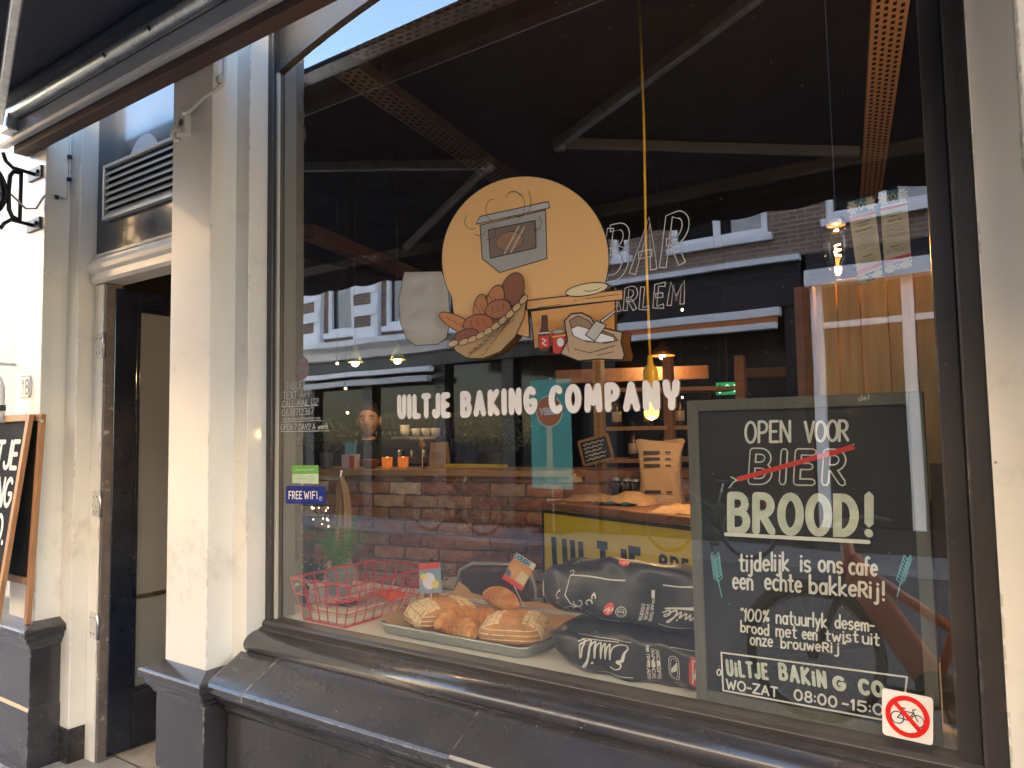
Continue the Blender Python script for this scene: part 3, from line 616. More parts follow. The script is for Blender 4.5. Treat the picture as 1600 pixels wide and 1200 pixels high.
# neighbour on the far left
nb = thing('neighbour_building', 'cream rendered neighbouring wall with dark plinth at the left edge', 'building', (-6.5, 0, 0))
part('wall', MB().box(-10, -4.40, -.05, .3, .70, 3.61), M('cream render', (.78, .74, .64), rough=.6, var=.08, scale=3, bump=.1), nb)
part('plinth', MB().prism([(-.26, 0), (-.26, .10), (-.23, .12), (-.23, .60), (-.27, .64), (-.29, .69), (-.05, .72), (0, .70), (0, 0)], -10, -4.372), SILL, nb, bevel=.003)
part('drain_pipe', MB().tube([(-4.50, -.085, .73), (-4.50, -.085, 3.55)], .03, 10), M('brown drain pipe', (.22, .13, .08), rough=.5), nb, smooth=True)
# sandwich board standing on the ledge
ab = thing('sandwich_board', 'wood framed folding chalkboard lettered in white on the ledge at far left', 'sandwich board', (-4.35, -.3, .70))
def abpt(u, w, side): # u along, w up 0..1 ; two leaves
    y = (-.37 + .085 * w) if side else (-.255 + .0 * w)
    return Vector((u, y, .715 + 1.02 * w))
for side in (1, 0):
    xr = -4.075 if side else -4.02
    sh = -.085
    def Q(u, w): p = abpt(u + (w - .5) * .0, w, side); p.x += .10 * w; return p
    mb = MB()
    for a, b in ((xr - .0, xr - .0),): pass
    part('stile', MB().bar(Q(xr, 0) , Q(xr, 1), .022, .034, up=(1, 0, 0)), OAKF, ab, bevel=.002)
    part('stile', MB().bar(Q(xr - .55, 0), Q(xr - .55, 1), .022, .034, up=(1, 0, 0)), OAKF, ab, bevel=.002)
    part('rail', MB().bar(Q(xr - .533, .985), Q(xr - .017, .985), .022, .034), OAKF, ab, bevel=.002)
    part('rail', MB().bar(Q(xr - .533, .20), Q(xr - .017, .20), .022, .034), OAKF, ab, bevel=.002)
    bd = MB().add([Q(xr - .533, .21), Q(xr - .017, .21), Q(xr - .017, .97), Q(xr - .533, .97)], [(0, 1, 2, 3)])
    part('board_panel', bd, M('blackboard panel', (.02, .021, .022), rough=.85, spec=.2, var=.2), ab)
    if side:
        O = Q(xr - .533, .21); U = Q(xr - .017, .21) - O; V = Q(xr - .533, .97) - O; N = U.cross(V); N = N if N.y < 0 else -N
        V2 = (V - U.normalized() * V.dot(U.normalized()))
        ik = Ink(O, U, V2, N, lift=.002)
        sk = V.dot(U.normalized()) / V2.length
        for t, b, h in (('UILTJE', .545, .13), ('BAKING', .36, .13), ('CO.', .18, .13)):
            e = .50 if t != 'CO.' else .49
            st = .02 if t != 'CO.' else .26
            ik.text(t, (st + sk * b, b), (e - .03 + sk * b, b), (h * sk, h), .024, px=False)
        ik.build('lettering', CHALK, ab)
        ik = Ink(O, U, V2, N, lift=.0022); ik.stroke([(.02, .06), (.30, .09), (.42, .12)], .02); ik.build('red_underline', M('red marker', (.6, .05, .04)), ab)
hb = MB()
for w in (.985, .2): hb.tube([(-4.06 + .10 * w, -.30, .715 + 1.02 * w), (-3.955 + .02, -.27, .715 + 1.02 * w)], .005, 6)
part('hinge_bolt', MB().lathe([(.008, 0), (.008, .03)], (-3.935, -.262, 1.70), 8, axis=(1, 0, 0)), STEEL, ab)

# ================================================================== LETTERING AND STICKERS ON THE GLASS
def glass_ink(lift, y=0.0): return Ink((0, y, 0), (1, 0, 0), (0, 0, 1), (0, -1, 0), lift=lift)
RED = M('red print', (.62, .02, .02), rough=.4, var=.03)
lt = thing('window_lettering', 'bold white company name lettering across the middle of the window', 'lettering', (-1.3, 0, 1.65))
def bold(ink, txt, p0, p1, h, w, **k): ink.text(txt, p0, p1, h, w, gap=.62, space=.34, **k)
sh_ = glass_ink(.0016); wt = glass_ink(.003)
for ink, dw, nm, mt in ((wt, 0, 'lettering', WHITEP),):
    random.seed(3)
    for s_, q0, q1 in (('UILTJE', (625, 650.5), (701, 648.5)), ('BAKING', (724, 647.5), (836, 642.5)), ('COMPANY', (863, 641), (1059, 636))):
        ink.text(s_, ink.px(q0), ink.px(q1), .0665, .0212, px=False, gap=.56, jit=.012, cap=3)
    ink.build(nm, mt, lt)
# the bakery sticker: sun disc, oven, counter, bread basket, flour sack (the cartoon birds are left out)
stk = thing('bakery_sticker', 'round orange bakery sticker with oven, bread basket and flour sack on the glass', 'sticker', (-1.55, 0, 1.9))
def c8(x, y): return (600 + x / 3.636, 250 + y / 3.636)
class SK:
    n = 0
def fill(name, pts, col, line=True, lw=.0042):
    SK.n += 1; i = glass_ink(.0010 + SK.n * .00032); i.polyx([c8(*p) for p in pts]); i.build(name, M('print ' + '%.2f %.2f %.2f' % col, col, rough=.38, var=.02), stk)
    if line:
        SK.n += 1; i = glass_ink(.0010 + SK.n * .00032); i.strokex([c8(*p) for p in pts], lw, closed=True); i.build(name + '_outline', BLACKP, stk)
def lines(name, sts, lw=.0022, mt=None):
    for s in sts:
        SK.n += .2; i = glass_ink(.0010 + SK.n * .00032); i.strokex([c8(*p) for p in s], lw); i.build(name, mt or BLACKP, stk)
    SK.n += 1
def ell(cx, cy, rx, ry, rot=0, n=28, a0=0, a1=360):
    o = []
    for i in range(n if a1 - a0 == 360 else n + 1):
        a = radians(a0 + (a1 - a0) * i / n); x, y = rx * cos(a), ry * sin(a); r = radians(rot)
        o.append((cx + x * cos(r) - y * sin(r), cy + x * sin(r) + y * cos(r)))
    return o
OR = (.86, .50, .19); BR = (.52, .20, .06); BRD = (.26, .09, .04); TAN = (.50, .31, .12); GREY = (.42, .41, .38)
disc = [(805 + 475 * cos(radians(a)), 562 + 470 * sin(radians(a))) for a in range(152, 380, 4)] + [(1262, 760), (820, 850), (830, 1010), (400, 900)]
fill('sun_disc', disc, OR, lw=.003)
fill('oven_body', [(548, 372), (920, 285), (928, 560), (660, 640), (560, 560)], (.40, .39, .35), lw=.0028)
fill('oven_hood', [(526, 366), (548, 322), (934, 238), (944, 272)], (.50, .50, .47), lw=.0028)
fill('oven_window', [(596, 398), (862, 345), (868, 500), (608, 560)], (.22, .16, .12), lw=.0026)
fill('baking_loaf', ell(718, 462, 78, 52, -12), (.34, .19, .10), lw=.0015)
lines('oven_glint', [[(690, 530), (770, 380)], [(725, 525), (800, 385)]], .006, M('pale glint print', (.55, .48, .38), rough=.4))
lines('steam', [ell(505, 350, 42, 45, 0, 12, 60, 230), ell(625, 285, 42, 60, 0, 12, 90, 280), ell(740, 215, 40, 35, 0, 12, 180, 350), ell(775, 265, 28, 70, 0, 12, -90, 70),
                ell(820, 240, 20, 60, 0, 12, -90, 100), ell(600, 415, 40, 40, 0, 12, -60, 110), ell(545, 400, 38, 30, 0, 10, 10, 130), ell(745, 340, 35, 22, 0, 10, 180, 340), ell(870, 360, 30, 40, 0, 10, -60, 120)], .0016)
fill('counter_front', [(840, 860), (1318, 800), (1318, 1010), (1080, 1040), (860, 1072)], (.74, .37, .11), lw=.0034)
fill('counter_top', [(815, 852), (820, 800), (1362, 738), (1362, 796)], (.80, .43, .15), lw=.0034)
lines('counter_grain', [[(1150, 790), (1340, 765)], [(880, 840), (1010, 822)], [(1085, 800), (1100, 798)], [(880, 1000), (890, 998)], [(1290, 960), (1296, 958)]], .0018)
fill('dough', ell(1160, 738, 122, 34, -10), (.82, .70, .40), lw=.0026)
lines('dough_fold', [ell(1190, 730, 50, 16, -10, 10, 20, 160)], .0018)
# bread in the wicker basket
def bread(name, cx, cy, rx, ry, rot, col, cuts=3):
    fill(name, ell(cx, cy, rx, ry, rot), col, lw=.003)
    r = radians(rot); s = []
    for k in range(cuts):
        t = (k - (cuts - 1) / 2) / cuts * 1.3
        bx_, by_ = cx + rx * t * cos(r), cy + rx * t * sin(r); s.append([(bx_ - ry * .45 * sin(r + .4), by_ + ry * .45 * cos(r + .4) * -1), (bx_ + ry * .3 * sin(r + .4), by_ + ry * .3)])
    if cuts: lines(name + '_cut', s, .0018)
bread('rye_loaf', 740, 740, 62, 100, 18, BRD, 0)
bread('baguette', 640, 800, 48, 90, 18, BR, 2)
bread('baguette', 560, 850, 40, 85, 6, BR, 2)
bread('roll', 660, 850, 75, 52, -18, (.40, .14, .06), 3)
bread('baguette', 440, 935, 125, 40, 28, (.58, .22, .06), 4)
bread('bun', 550, 935, 85, 55, -8, (.44, .13, .04), 3)
bread('bun', 485, 1000, 70, 36, -14, (.28, .08, .04), 0)
fill('basket', [(395, 1030), (440, 1050), (560, 1010), (680, 930), (770, 840), (815, 760), (826, 800), (812, 900), (760, 1010), (680, 1090), (580, 1130), (490, 1130), (425, 1090)], TAN, lw=.0042)
for k in range(10):
    t = k / 9; x = 410 + (815 - 410) * t ** .85; y = 1045 - 245 * t ** 1.7 - 8 * sin(pi * t)
    fill('basket_rim', ell(x, y, 32, 17, -22 - 30 * t, 12), (.60, .40, .18), lw=.0022)
lines('basket_weave', [ell(520 + 26 * k, 1080 - 22 * k, 30, 12, -30, 6, 10, 150) for k in range(9)] + [ell(500 + 30 * k, 1110 - 24 * k, 26, 10, -32, 6, 10, 150) for k in range(9)] + [ell(590 + 26 * k, 1095 - 34 * k, 26, 10, -40, 6, 10, 150) for k in range(6)], .0016)
fill('bottle', [(922, 890), (952, 890), (954, 960), (966, 1000), (966, 1080), (950, 1092), (914, 1092), (904, 1080), (904, 1000), (920, 955)], (.10, .035, .02), lw=.0026)
fill('bottle_label', [(907, 1005), (964, 1000), (964, 1066), (908, 1074)], (.62, .05, .03), line=False)
lines('bottle_mark', [[(925, 1020), (945, 1030), (925, 1045), (945, 1058)], [(905, 990), (964, 985)]], .0032, WHITEP)
fill('can', [(980, 985), (1050, 975), (1060, 1000), (1056, 1090), (1040, 1104), (996, 1106), (984, 1095)], (.62, .05, .03), lw=.0028)
fill('can_top', ell(1016, 980, 36, 12, -5), GREY, lw=.0018)
fill('can_splash', ell(1028, 1040, 20, 26, 0, 9), (.78, .76, .72), line=False)
lines('can_band', [[(984, 1010), (1056, 1000)]], .004, M('yellow print', (.75, .5, .05)))
fill('flour_sack', [(1052, 920), (1090, 880), (1150, 875), (1200, 900), (1230, 950), (1380, 985), (1372, 1040), (1390, 1110), (1380, 1140), (1250, 1135), (1130, 1145), (1030, 1105), (1070, 1030)], (.52, .37, .22), lw=.0042)
fill('sack_opening', [(1080, 920), (1130, 892), (1190, 920), (1222, 960), (1330, 1000), (1355, 1030), (1290, 1046), (1180, 1036), (1100, 1000)], (.34, .22, .12), lw=.0024)
fill('flour', [(1090, 965), (1130, 948), (1200, 968), (1260, 990), (1330, 1012), (1335, 1034), (1260, 1044), (1160, 1030), (1105, 1005)], (.82, .81, .79), lw=.0018)
fill('scoop', [(1172, 1000), (1232, 920), (1290, 945), (1225, 1035)], (.55, .52, .44), lw=.0028)
lines('scoop_handle', [[(1262, 925), (1340, 866)]], .010); lines('scoop_shine', [[(1265, 923), (1337, 868)]], .0052, M('pale metal print', (.62, .60, .54)))
lines('sack_crease', [[(1110, 1080), (1200, 1100), (1340, 1060)], [(1070, 1040), (1080, 1100)], [(1240, 1115), (1330, 1095)]], .0018)
# plain frosted film beside it
ff = thing('frosted_sticker', 'pale frosted film sticker left of the round orange sticker', 'sticker', (-1.8, 0, 1.85))
i = glass_ink(.0008); fp = [(632, 425), (690, 424), (700, 445), (704, 500), (698, 528), (684, 538), (650, 540), (636, 530), (626, 505), (623, 470)]
i.polyx(fp); fm = M('frosted film', (.62, .58, .48), rough=.5, var=.03, alpha=.62); i.build('film', fm, ff)
i = glass_ink(.0012); i.strokex(fp, .0022, closed=True); i.build('film_edge', BLACKP, ff)
# old bar lettering in outline
ba = thing('outline_lettering', 'thin outlined capital letters naming the bar right of the orange sticker', 'lettering', (-.95, 0, 2.0))
i = glass_ink(.0012); i.text('BAR', (944, 437), (1066, 412), (10, -80), .020, mode='outline', ow=.0026, gap=.26); i.text('HAARLEM', (900, 494), (1066, 475), (3, -34), .0125, mode='outline', ow=.0022, gap=.34)
i.build('lettering', M('faded white outline', (.55, .55, .53), rough=.6), ba)
tx = thing('window_note', 'small hand lettered white note with phone number at the left of the glass', 'lettering', (-2.35, 0, 1.7))
i = glass_ink(.0012)
for t, a, b, h, w in (('TABLE?', (447, 609), (476, 606), 11, .0028), ('TEXT-APP', (443, 624), (487, 620), 11, .0028), ('CALL-MAIL U2!', (442, 637), (498, 632), 10, .0028), ('0638712367', (442, 650), (491, 647), 10, .0028),
                      ('info@uiltjecraftbeerbar.com', (443, 657), (502, 655), 5, .0014), ('OPEN 7 DAY2', (441, 672), (487, 671), 9, .0026), ('A week', (491, 671), (515, 670), 9, .0028)):
    i.text(t, a, b, h, w)
for a, b in (((442, 635.5), (499, 634)), ((442, 659.5), (505, 657)), ((441, 674.5), (517, 673))): i.strokex([a, b], .0022)
i.build('lettering', M('white paint pen', (.62, .62, .60), rough=.6), tx)
gs = thing('green_sticker', 'small green and white sticker above the blue wifi sticker', 'sticker', (-2.3, 0, 1.45))
i = glass_ink(.001); i.polyx([(457, 727), (498, 727), (498, 756), (457, 755)]); i.build('sheet', M('pale green print', (.55, .66, .45)), gs)
i = glass_ink(.0014); i.polyx([(457, 727), (498, 727), (498, 740), (457, 741)]); i.build('green_band', M('green print', (.16, .42, .08)), gs)
i = glass_ink(.0018); i.strokex([(463, 734.5), (492, 733.5)], .0022); i.build('print', M('pale print', (.6, .7, .5)), gs)
i = glass_ink(.0018); i.strokex([(461, 748), (480, 748)], .0018); i.stroke([i.px(p) for p in ell(487.5, 747, 3.2, 3.2, 0, 12)], .002, closed=True); i.build('mark', M('mid green print', (.2, .4, .12)), gs)
wf = thing('wifi_sticker', 'blue free wifi sticker low on the left of the glass', 'sticker', (-2.3, 0, 1.37))
def rrect(x0, y0, x1, y1, r, n=5):
    o = []
    for cx, cy, a in ((x1 - r, y0 + r, -90), (x1 - r, y1 - r, 0), (x0 + r, y1 - r, 90), (x0 + r, y0 + r, 180)):
        o += [(cx + r * cos(radians(a + 90 * k / n)), cy + r * sin(radians(a + 90 * k / n))) for k in range(n + 1)]
    return o
i = glass_ink(.001); i.polyx([(x, y + (x - 450) * .012) for x, y in rrect(447, 759, 509, 787, 3)]); i.build('sheet', M('blue print', (.006, .02, .22), rough=.25), wf)
i = glass_ink(.0014); i.text('FREE', (452, 779), (472, 779), 11, .0048, gap=.3); i.text('WIFI', (476, 779), (496, 779), 11, .0048, gap=.3)
i.stroke([i.px(p) for p in ell(501.5, 779, 2.6, 3.2, 0, 12)], .0014, closed=True); i.strokex([(499.5, 779), (503.5, 777.5)], .0012); i.strokex([(501, 776), (502, 782)], .0012); i.build('lettering', WHITEP, wf)
rs = thing('round_red_sticker', 'small round faded red and white seal at the left edge of the glass', 'sticker', (-2.35, 0, 1.8))
i = glass_ink(.001); i.polyx(ell(473, 575, 10, 18, 0, 24)); i.build('sheet', M('faded seal print', (.40, .38, .38), alpha=.6), rs)
i = glass_ink(.0014); i.stroke([i.px(p) for p in ell(473, 575, 8.5, 15.5, 0, 24)], .003, closed=True); i.strokex([(468, 570), (478, 572)], .004); i.strokex([(470, 582), (477, 583)], .006); i.build('ring', M('faded red print', (.50, .08, .09)), rs)
# no cycling sticker
nc = thing('no_bicycles_sticker', 'white square no bicycles sticker with red ring at the lower right of the glass', 'sticker', (-.2, 0, .95))
Q4 = [(1378, 1074), (1458, 1090), (1458, 1165), (1379, 1147)]
def q4(u, v):
    a, b, c, d = Q4; return (a[0] * (1 - u) * (1 - v) + b[0] * u * (1 - v) + c[0] * u * v + d[0] * (1 - u) * v, a[1] * (1 - u) * (1 - v) + b[1] * u * (1 - v) + c[1] * u * v + d[1] * (1 - u) * v)
i = glass_ink(.0018, -.012); i.polyx([q4(*p) for p in rrect(0, 0, 1, 1, .08)]); i.build('sheet', M('white sticker', (.84, .81, .76), rough=.3, var=.02), nc)
i = glass_ink(.0026, -.012)
sts = [ell(.30, .56, .125, .125, 0, 24) + [(.425, .56)], ell(.70, .56, .125, .125, 0, 24) + [(.825, .56)], [(.30, .56), (.42, .40), (.62, .40), (.50, .58), (.42, .40)], [(.70, .56), (.62, .40), (.60, .34), (.66, .32)], [(.50, .58), (.30, .56)], [(.42, .40), (.40, .34)], [(.35, .335), (.45, .335)]]
for s in sts: i.strokex([q4(*p) for p in s], .0022)
i.build('bicycle_symbol', BLACKP, nc)
i = glass_ink(.0034, -.012); i.stroke([i.px(q4(*p)) for p in ell(.5, .5, .385, .385, 0, 48)], .0105, closed=True); i.strokex([q4(.24, .24), q4(.76, .76)], .0095, cap=0); i.build('red_ring', M('bright red print', (.75, .015, .012), rough=.35), nc)
# menu cards
PATB = M('teal print', (.05, .22, .30), rough=.5); CREAM = M('cream card', (.66, .59, .40), rough=.6, var=.03); PINK = M('pink print', (.68, .10, .20))
def card(label, q, colr):
    t = thing('menu_card', label, 'menu', tuple(onY(*q[3], .006)), group='menu cards in the window')
    def mp(u, v): a, b, c, d = q; return (a[0] * (1 - u) * (1 - v) + b[0] * u * (1 - v) + c[0] * u * v + d[0] * (1 - u) * v, a[1] * (1 - u) * (1 - v) + b[1] * u * (1 - v) + c[1] * u * v + d[1] * (1 - u) * v)
    def ink(l): return glass_ink(l, .022)
    a = ink(.001); k = [a.px(mp(*p)) for p in ((0, 0), (1, 0), (1, 1), (0, 1))]; a.poly(k); a.build('card', CREAM, t)
    a = ink(.0016); a.polyx([mp(0, 0), mp(1, 0), mp(1, .17), mp(0, .17)]); a.polyx([mp(0, .90), mp(1, .90), mp(1, 1), mp(0, 1)]); a.build('pattern_band', PATB, t)
    a = ink(.0022)
    for cx, cy, ry in ((.16, .085, .075), (.84, .085, .075), (.2, .955, .045), (.8, .955, .045)):
        for z in range(8): 
            an = radians(z * 45 + 22); a.strokex([mp(cx + .05 * cos(an), cy + ry * .25 * sin(an)), mp(cx + .17 * cos(an), cy + ry * .95 * sin(an))], .0068, cap=2)
    for cy, ry in ((.085, .05), (.955, .03)): a.strokex([mp(.5 + .10 * cos(z * pi / 2), cy + ry * sin(z * pi / 2)) for z in range(4)], .003, closed=True)
    a.build('star_pattern', M('cream print', (.66, .62, .44)), t)
    a = ink(.0016); a.polyx([mp(0, .19), mp(1, .19), mp(1, .225), mp(0, .225)]); a.polyx([mp(0, .83), mp(1, .83), mp(1, .875), mp(0, .875)]); a.build('stripe', colr, t)
    a = ink(.0016)
    for v, x0, x1, w in [(.285, .2, .8, .003), (.32, .3, .72, .003), (.375, .15, .85, .0042)] + [(.42 + .022 * z, .12 + .03 * (z % 3), .88 - .03 * ((z * 2) % 3), .0012) for z in range(9)] + [(.70, .28, .72, .0036)] + [(.735 + .02 * z, .14, .86, .0012) for z in range(3)]:
        n = 9
        for z in range(n): 
            if random.random() < .85: a.strokex([mp(x0 + (x1 - x0) * z / n, v), mp(x0 + (x1 - x0) * (z + .72) / n, v)], w, cap=0)
    a.build('print', M('grey print', (.20, .17, .11)), t)
    return t
card('left one of two narrow cream menu cards in the window, tilted, pink stripe', [(1324, 316), (1365, 306), (1380, 431), (1342, 446)], PINK)
card('right one of two narrow cream menu cards in the window, red stripe', [(1374, 302), (1416, 293), (1425, 416), (1383, 428)], M('red stripe print', (.62, .04, .07)))

# ================================================================== CHALKBOARD IN THE WINDOW
cb_ = thing('chalkboard_sign', 'grey framed chalkboard hand lettered in white, standing behind the glass', 'chalkboard', (-.44, .03, .88))
BX0, BX1, BZ0, BZ1, BY = -.738, -.168, .880, 1.682, .030
gf = M('grey washed wood frame', (.125, .125, .105), rough=.6, var=.2, scale=9, aniso=(8, 8, 1), bump=.1, speck=((.6, .6, .55), 60, .08))
fw = .030
part('frame_stile', MB().box(BX0, BX0 + fw, BY - .008, BY + .016, BZ0, BZ1), gf, cb_, bevel=.002)
part('frame_stile', MB().box(BX1 - fw, BX1, BY - .008, BY + .016, BZ0, BZ1), gf, cb_, bevel=.002)
part('frame_rail', MB().box(BX0 + fw, BX1 - fw, BY - .008, BY + .016, BZ1 - fw, BZ1), gf, cb_, bevel=.002)
part('frame_rail', MB().box(BX0 + fw, BX1 - fw, BY - .008, BY + .016, BZ0, BZ0 + fw), gf, cb_, bevel=.002)
part('board', MB().box(BX0 + fw, BX1 - fw, BY, BY + .012, BZ0 + fw, BZ1 - fw), M('blackboard', (.022, .024, .025), rough=.55, var=.15, scale=4, stain=((.05, .052, .052), 3, .55, .8)), cb_)
def chalk(l=.001): return Ink((0, BY, 0), (1, 0, 0), (0, 0, 1), (0, -1, 0), lift=l)
random.seed(5)
i = chalk()
i.text('OPEN', (1165, 692), (1234, 690), 32, .0068, gap=.2, jit=.015); i.text('VOOR', (1258, 690), (1325, 688), 31, .0068, gap=.14, jit=.015)
i.text('tijdelijk', (1156, 892), (1232, 891), (0, -28), .0060, gap=.2); i.text('is', (1252, 892), (1266, 893), 28, .0062); i.text('ons', (1280, 892), (1316, 895), 28, .0062); i.text('cafe', (1328, 896), (1370, 899), 28, .0062)
i.text('een', (1146, 919), (1176, 921), 28, .0060); i.text('echte', (1196, 920), (1252, 925), 28, .0060); i.text('bakke', (1266, 926), (1338, 931), 28, .0060); i.text('R', (1343, 931), (1355, 932), 22, .0060); i.text('ij!', (1360, 933), (1381, 937), 28, .0060, gap=.35)
i.text('"100%', (1158, 969), (1202, 971), (1, -18), .0042); i.text('natuurlyk', (1214, 973), (1292, 980), 21.5, .0044); i.text('desem-', (1306, 980), (1366, 986), 20.6, .0044)
i.text('brood', (1159, 986), (1202, 992), 17.2, .0043); i.text('met', (1214, 993), (1245, 996), 19.8, .0043); i.text('een', (1255, 997), (1277, 999), 18.9, .0043); i.text('twist', (1291, 1000), (1341, 1002), 18.1, .0043); i.text('uit', (1349, 1004), (1374, 1007), 18.9, .0043)
i.text('onze', (1174, 1006), (1208, 1009), 18.9, .0043); i.text('brouwe', (1222, 1011), (1283, 1016), 17.2, .0043); i.text('R', (1287, 1016), (1296, 1017), 13, .0043); i.text('ij"', (1300, 1018), (1322, 1020), 17.2, .0043, gap=.3)
i.text('WO-ZAT', (1137, 1074), (1216, 1087), (0, -14), .0046); i.text('08:00', (1243, 1091), (1308, 1103), (0, -15.5), .0048, gap=.24); i.text('-15:00', (1318, 1104), (1400, 1119), (0, -15.5), .0048, gap=.22)
i.strokex([(1129, 1018), (1418, 1056), (1415, 1082)], .0042); i.strokex([(1129, 1018), (1132, 1077), (1378, 1122)], .0042); i.stroke([i.px(p) for p in ell(1125.5, 1049, 3, 4.6, 0, 12)], .0032, closed=True)
i.strokex([(1136, 834), (1358, 846)], .0095)
i.build('chalk_lettering', CHALK, cb_)
i = chalk()
i.text('BROOD', (1142, 829), (1335, 833), (0, -55), .0200, gap=.34, cap=3); i.strokex([(1358, 774), (1358, 818)], .020, cap=2); i.strokex([(1357, 832), (1358, 834)], .018)
i.text('UiLTJE', (1138, 1054), (1199, 1060), (-2, -22), .0080, gap=.5); i.text('BAKiN', (1220, 1060), (1290, 1073), (-2, -23), .0084, gap=.44); i.text('G', (1305, 1076), (1319, 1077), (-2, -18), .0095); i.text('CO', (1345, 1082), (1380, 1087), (-2, -20), .0095, gap=.4)
i.build('chalk_display_lettering', M('greenish chalk fill', (.60, .66, .56), rough=.8, var=.2, scale=30), cb_)
i = chalk(.0008); i.text('BIER', (1174, 752), (1316, 754), (3, -47), .0190, gap=.46, cap=3); i.build('chalk_outline', CHALK, cb_)
i = chalk(.0024); i.text('BIER', (1174, 752), (1316, 754), (3, -47), .0120, gap=.46, cap=3); i.build('chalk_outline_fill', M('blackboard fill', (.022, .024, .025), rough=.55), cb_)
i = chalk(.0044); i.strokex([(1153, 749), (1335, 698)], .0125, cap=0); i.build('red_strike', M('red chalk', (.66, .055, .045), rough=.7, var=.08), cb_)
i = chalk(.004); i.strokex([(1151, 751), (1335, 694)], .002); i.strokex([(1140, 762), (1146, 754), (1152, 750)], .0028); i.strokex([(1143, 745), (1152, 750)], .003); i.build('brush_tip', CHALK, cb_)
i = chalk(.001)
for pts, sgn in (([(1128, 933), (1122, 905), (1118, 873)], 1), ([(1402, 932), (1408, 908), (1418, 877)], -1)):
    i.strokex(pts, .0028)
    for k in range(7):
        t = k / 6; 
        x = pts[1][0] + (pts[2][0] - pts[1][0]) * t; y = pts[1][1] + (pts[2][1] - pts[1][1]) * t
        for sd_ in (-1, 1):
            i.strokex([(x, y + 4), (x + sd_ * 7, y - 3), (x + sd_ * 5, y - 10), (x, y - 2)], .0022)
i.build('wheat_ears', M('teal chalk', (.16, .42, .45), rough=.8), cb_)
i = Ink((0, BY - .008, 0), (1, 0, 0), (0, 0, 1), (0, -1, 0), lift=.001); i.text('de1', (1342, 626), (1358, 625), 8, .0016); i.build('frame_mark', CHALK, cb_)

# ================================================================== WINDOW DISPLAY
SZ = .8785
bk = thing('wire_basket', 'red wire basket holding books on the window shelf', 'basket', (-2.24, .24, SZ))
redw = M('red coated wire', (.50, .035, .05), rough=.35)
b0 = [(-2.345, .045), (-2.115, .045), (-2.115, .42), (-2.345, .42)]; t0 = [(-2.40, .02), (-2.06, .02), (-2.06, .49), (-2.40, .49)]; zb, zt = SZ + .004, SZ + .165
def bq(k, t, w): # side k, position t, height w
    a, b = b0[k], b0[(k + 1) % 4]; c, d = t0[k], t0[(k + 1) % 4]
    x = (a[0] + (b[0] - a[0]) * t) * (1 - w) + (c[0] + (d[0] - c[0]) * t) * w; y = (a[1] + (b[1] - a[1]) * t) * (1 - w) + (c[1] + (d[1] - c[1]) * t) * w
    return Vector((x, y, zb + (zt - zb) * w))
part('rim', MB().tube([(x, y, zt) for x, y in t0], .0042, 8, closed=True), redw, bk)
part('base_ring', MB().tube([(x, y, zb) for x, y in b0], .0036, 8, closed=True), redw, bk)
for k in range(4):
    n = 5 if k % 2 == 0 else 8
    for j in range(n): part('upright_wire', MB().tube([bq(k, j / n, 0), bq(k, j / n, 1)], .0026, 6), redw, bk)
for w in (.3, .62): part('side_wire', MB().tube([bq(k, 0, w) for k in range(4)], .0024, 6, closed=True), redw, bk)
for j in range(1, 7): part('floor_wire', MB().tube([(-2.345, .045 + .375 * j / 7, zb), (-2.115, .045 + .375 * j / 7, zb)], .0022, 6), redw, bk)
pages = M('book pages', (.64, .60, .50), rough=.8, var=.15, scale=30, aniso=(1, 1, 40)); cov = M('cream book cover', (.62, .57, .44), rough=.5, var=.06)
for k, (lab, x0, x1, y0, y1, z, h, rz) in enumerate((('thick cream book at the bottom of the red basket', -2.325, -2.125, .06, .38, SZ + .0072, .026, .02), ('cream book with printed cover on top in the red basket', -2.32, -2.13, .07, .36, SZ + .0342, .020, -.05))):
    bo = thing('book', lab, 'book', ((x0 + x1) / 2, (y0 + y1) / 2, z), group='books in the wire basket', rz=rz)
    w_, d_ = (x1 - x0) / 2, (y1 - y0) / 2
    MB().box(-w_ + .004, w_ - .004, -d_ + .004, d_ - .004, .0022, h - .0022).build('pages', pages, bo)
    MB().box(-w_, w_, -d_, d_, 0, .002).build('cover', cov, bo); MB().box(-w_, w_, -d_, d_, h - .002, h).build('cover', cov, bo)
    if k == 1:
        i = Ink((0, 0, h), (1, 0, 0), (0, 1, 0), (0, 0, 1), lift=.0006)
        for r_ in range(3): i.stroke([(-.06, -.08 + .035 * r_), (.06 - .02 * r_, -.08 + .035 * r_)], .012, cap=0)
        o = i.mb.build('cover_print', BLACKP, bo)
lf = thing('leaflet', 'folded orange red leaflet lying open on the books in the red basket', 'leaflet', (-2.22, .25, SZ + .056))
rd = M('orange red paper', (.72, .09, .02), rough=.6, var=.06)
part('leaf', MB().grid(lambda u, v: Vector((-2.30 + .16 * u, .10 + .15 * v, SZ + .058 + .034 * u * u)), 6, 2), rd, lf, smooth=True)
part('leaf', MB().grid(lambda u, v: Vector((-2.29 + .19 * u, .27 + .11 * v, SZ + .060 + .02 * sin(pi * u))), 6, 2), rd, lf, smooth=True)

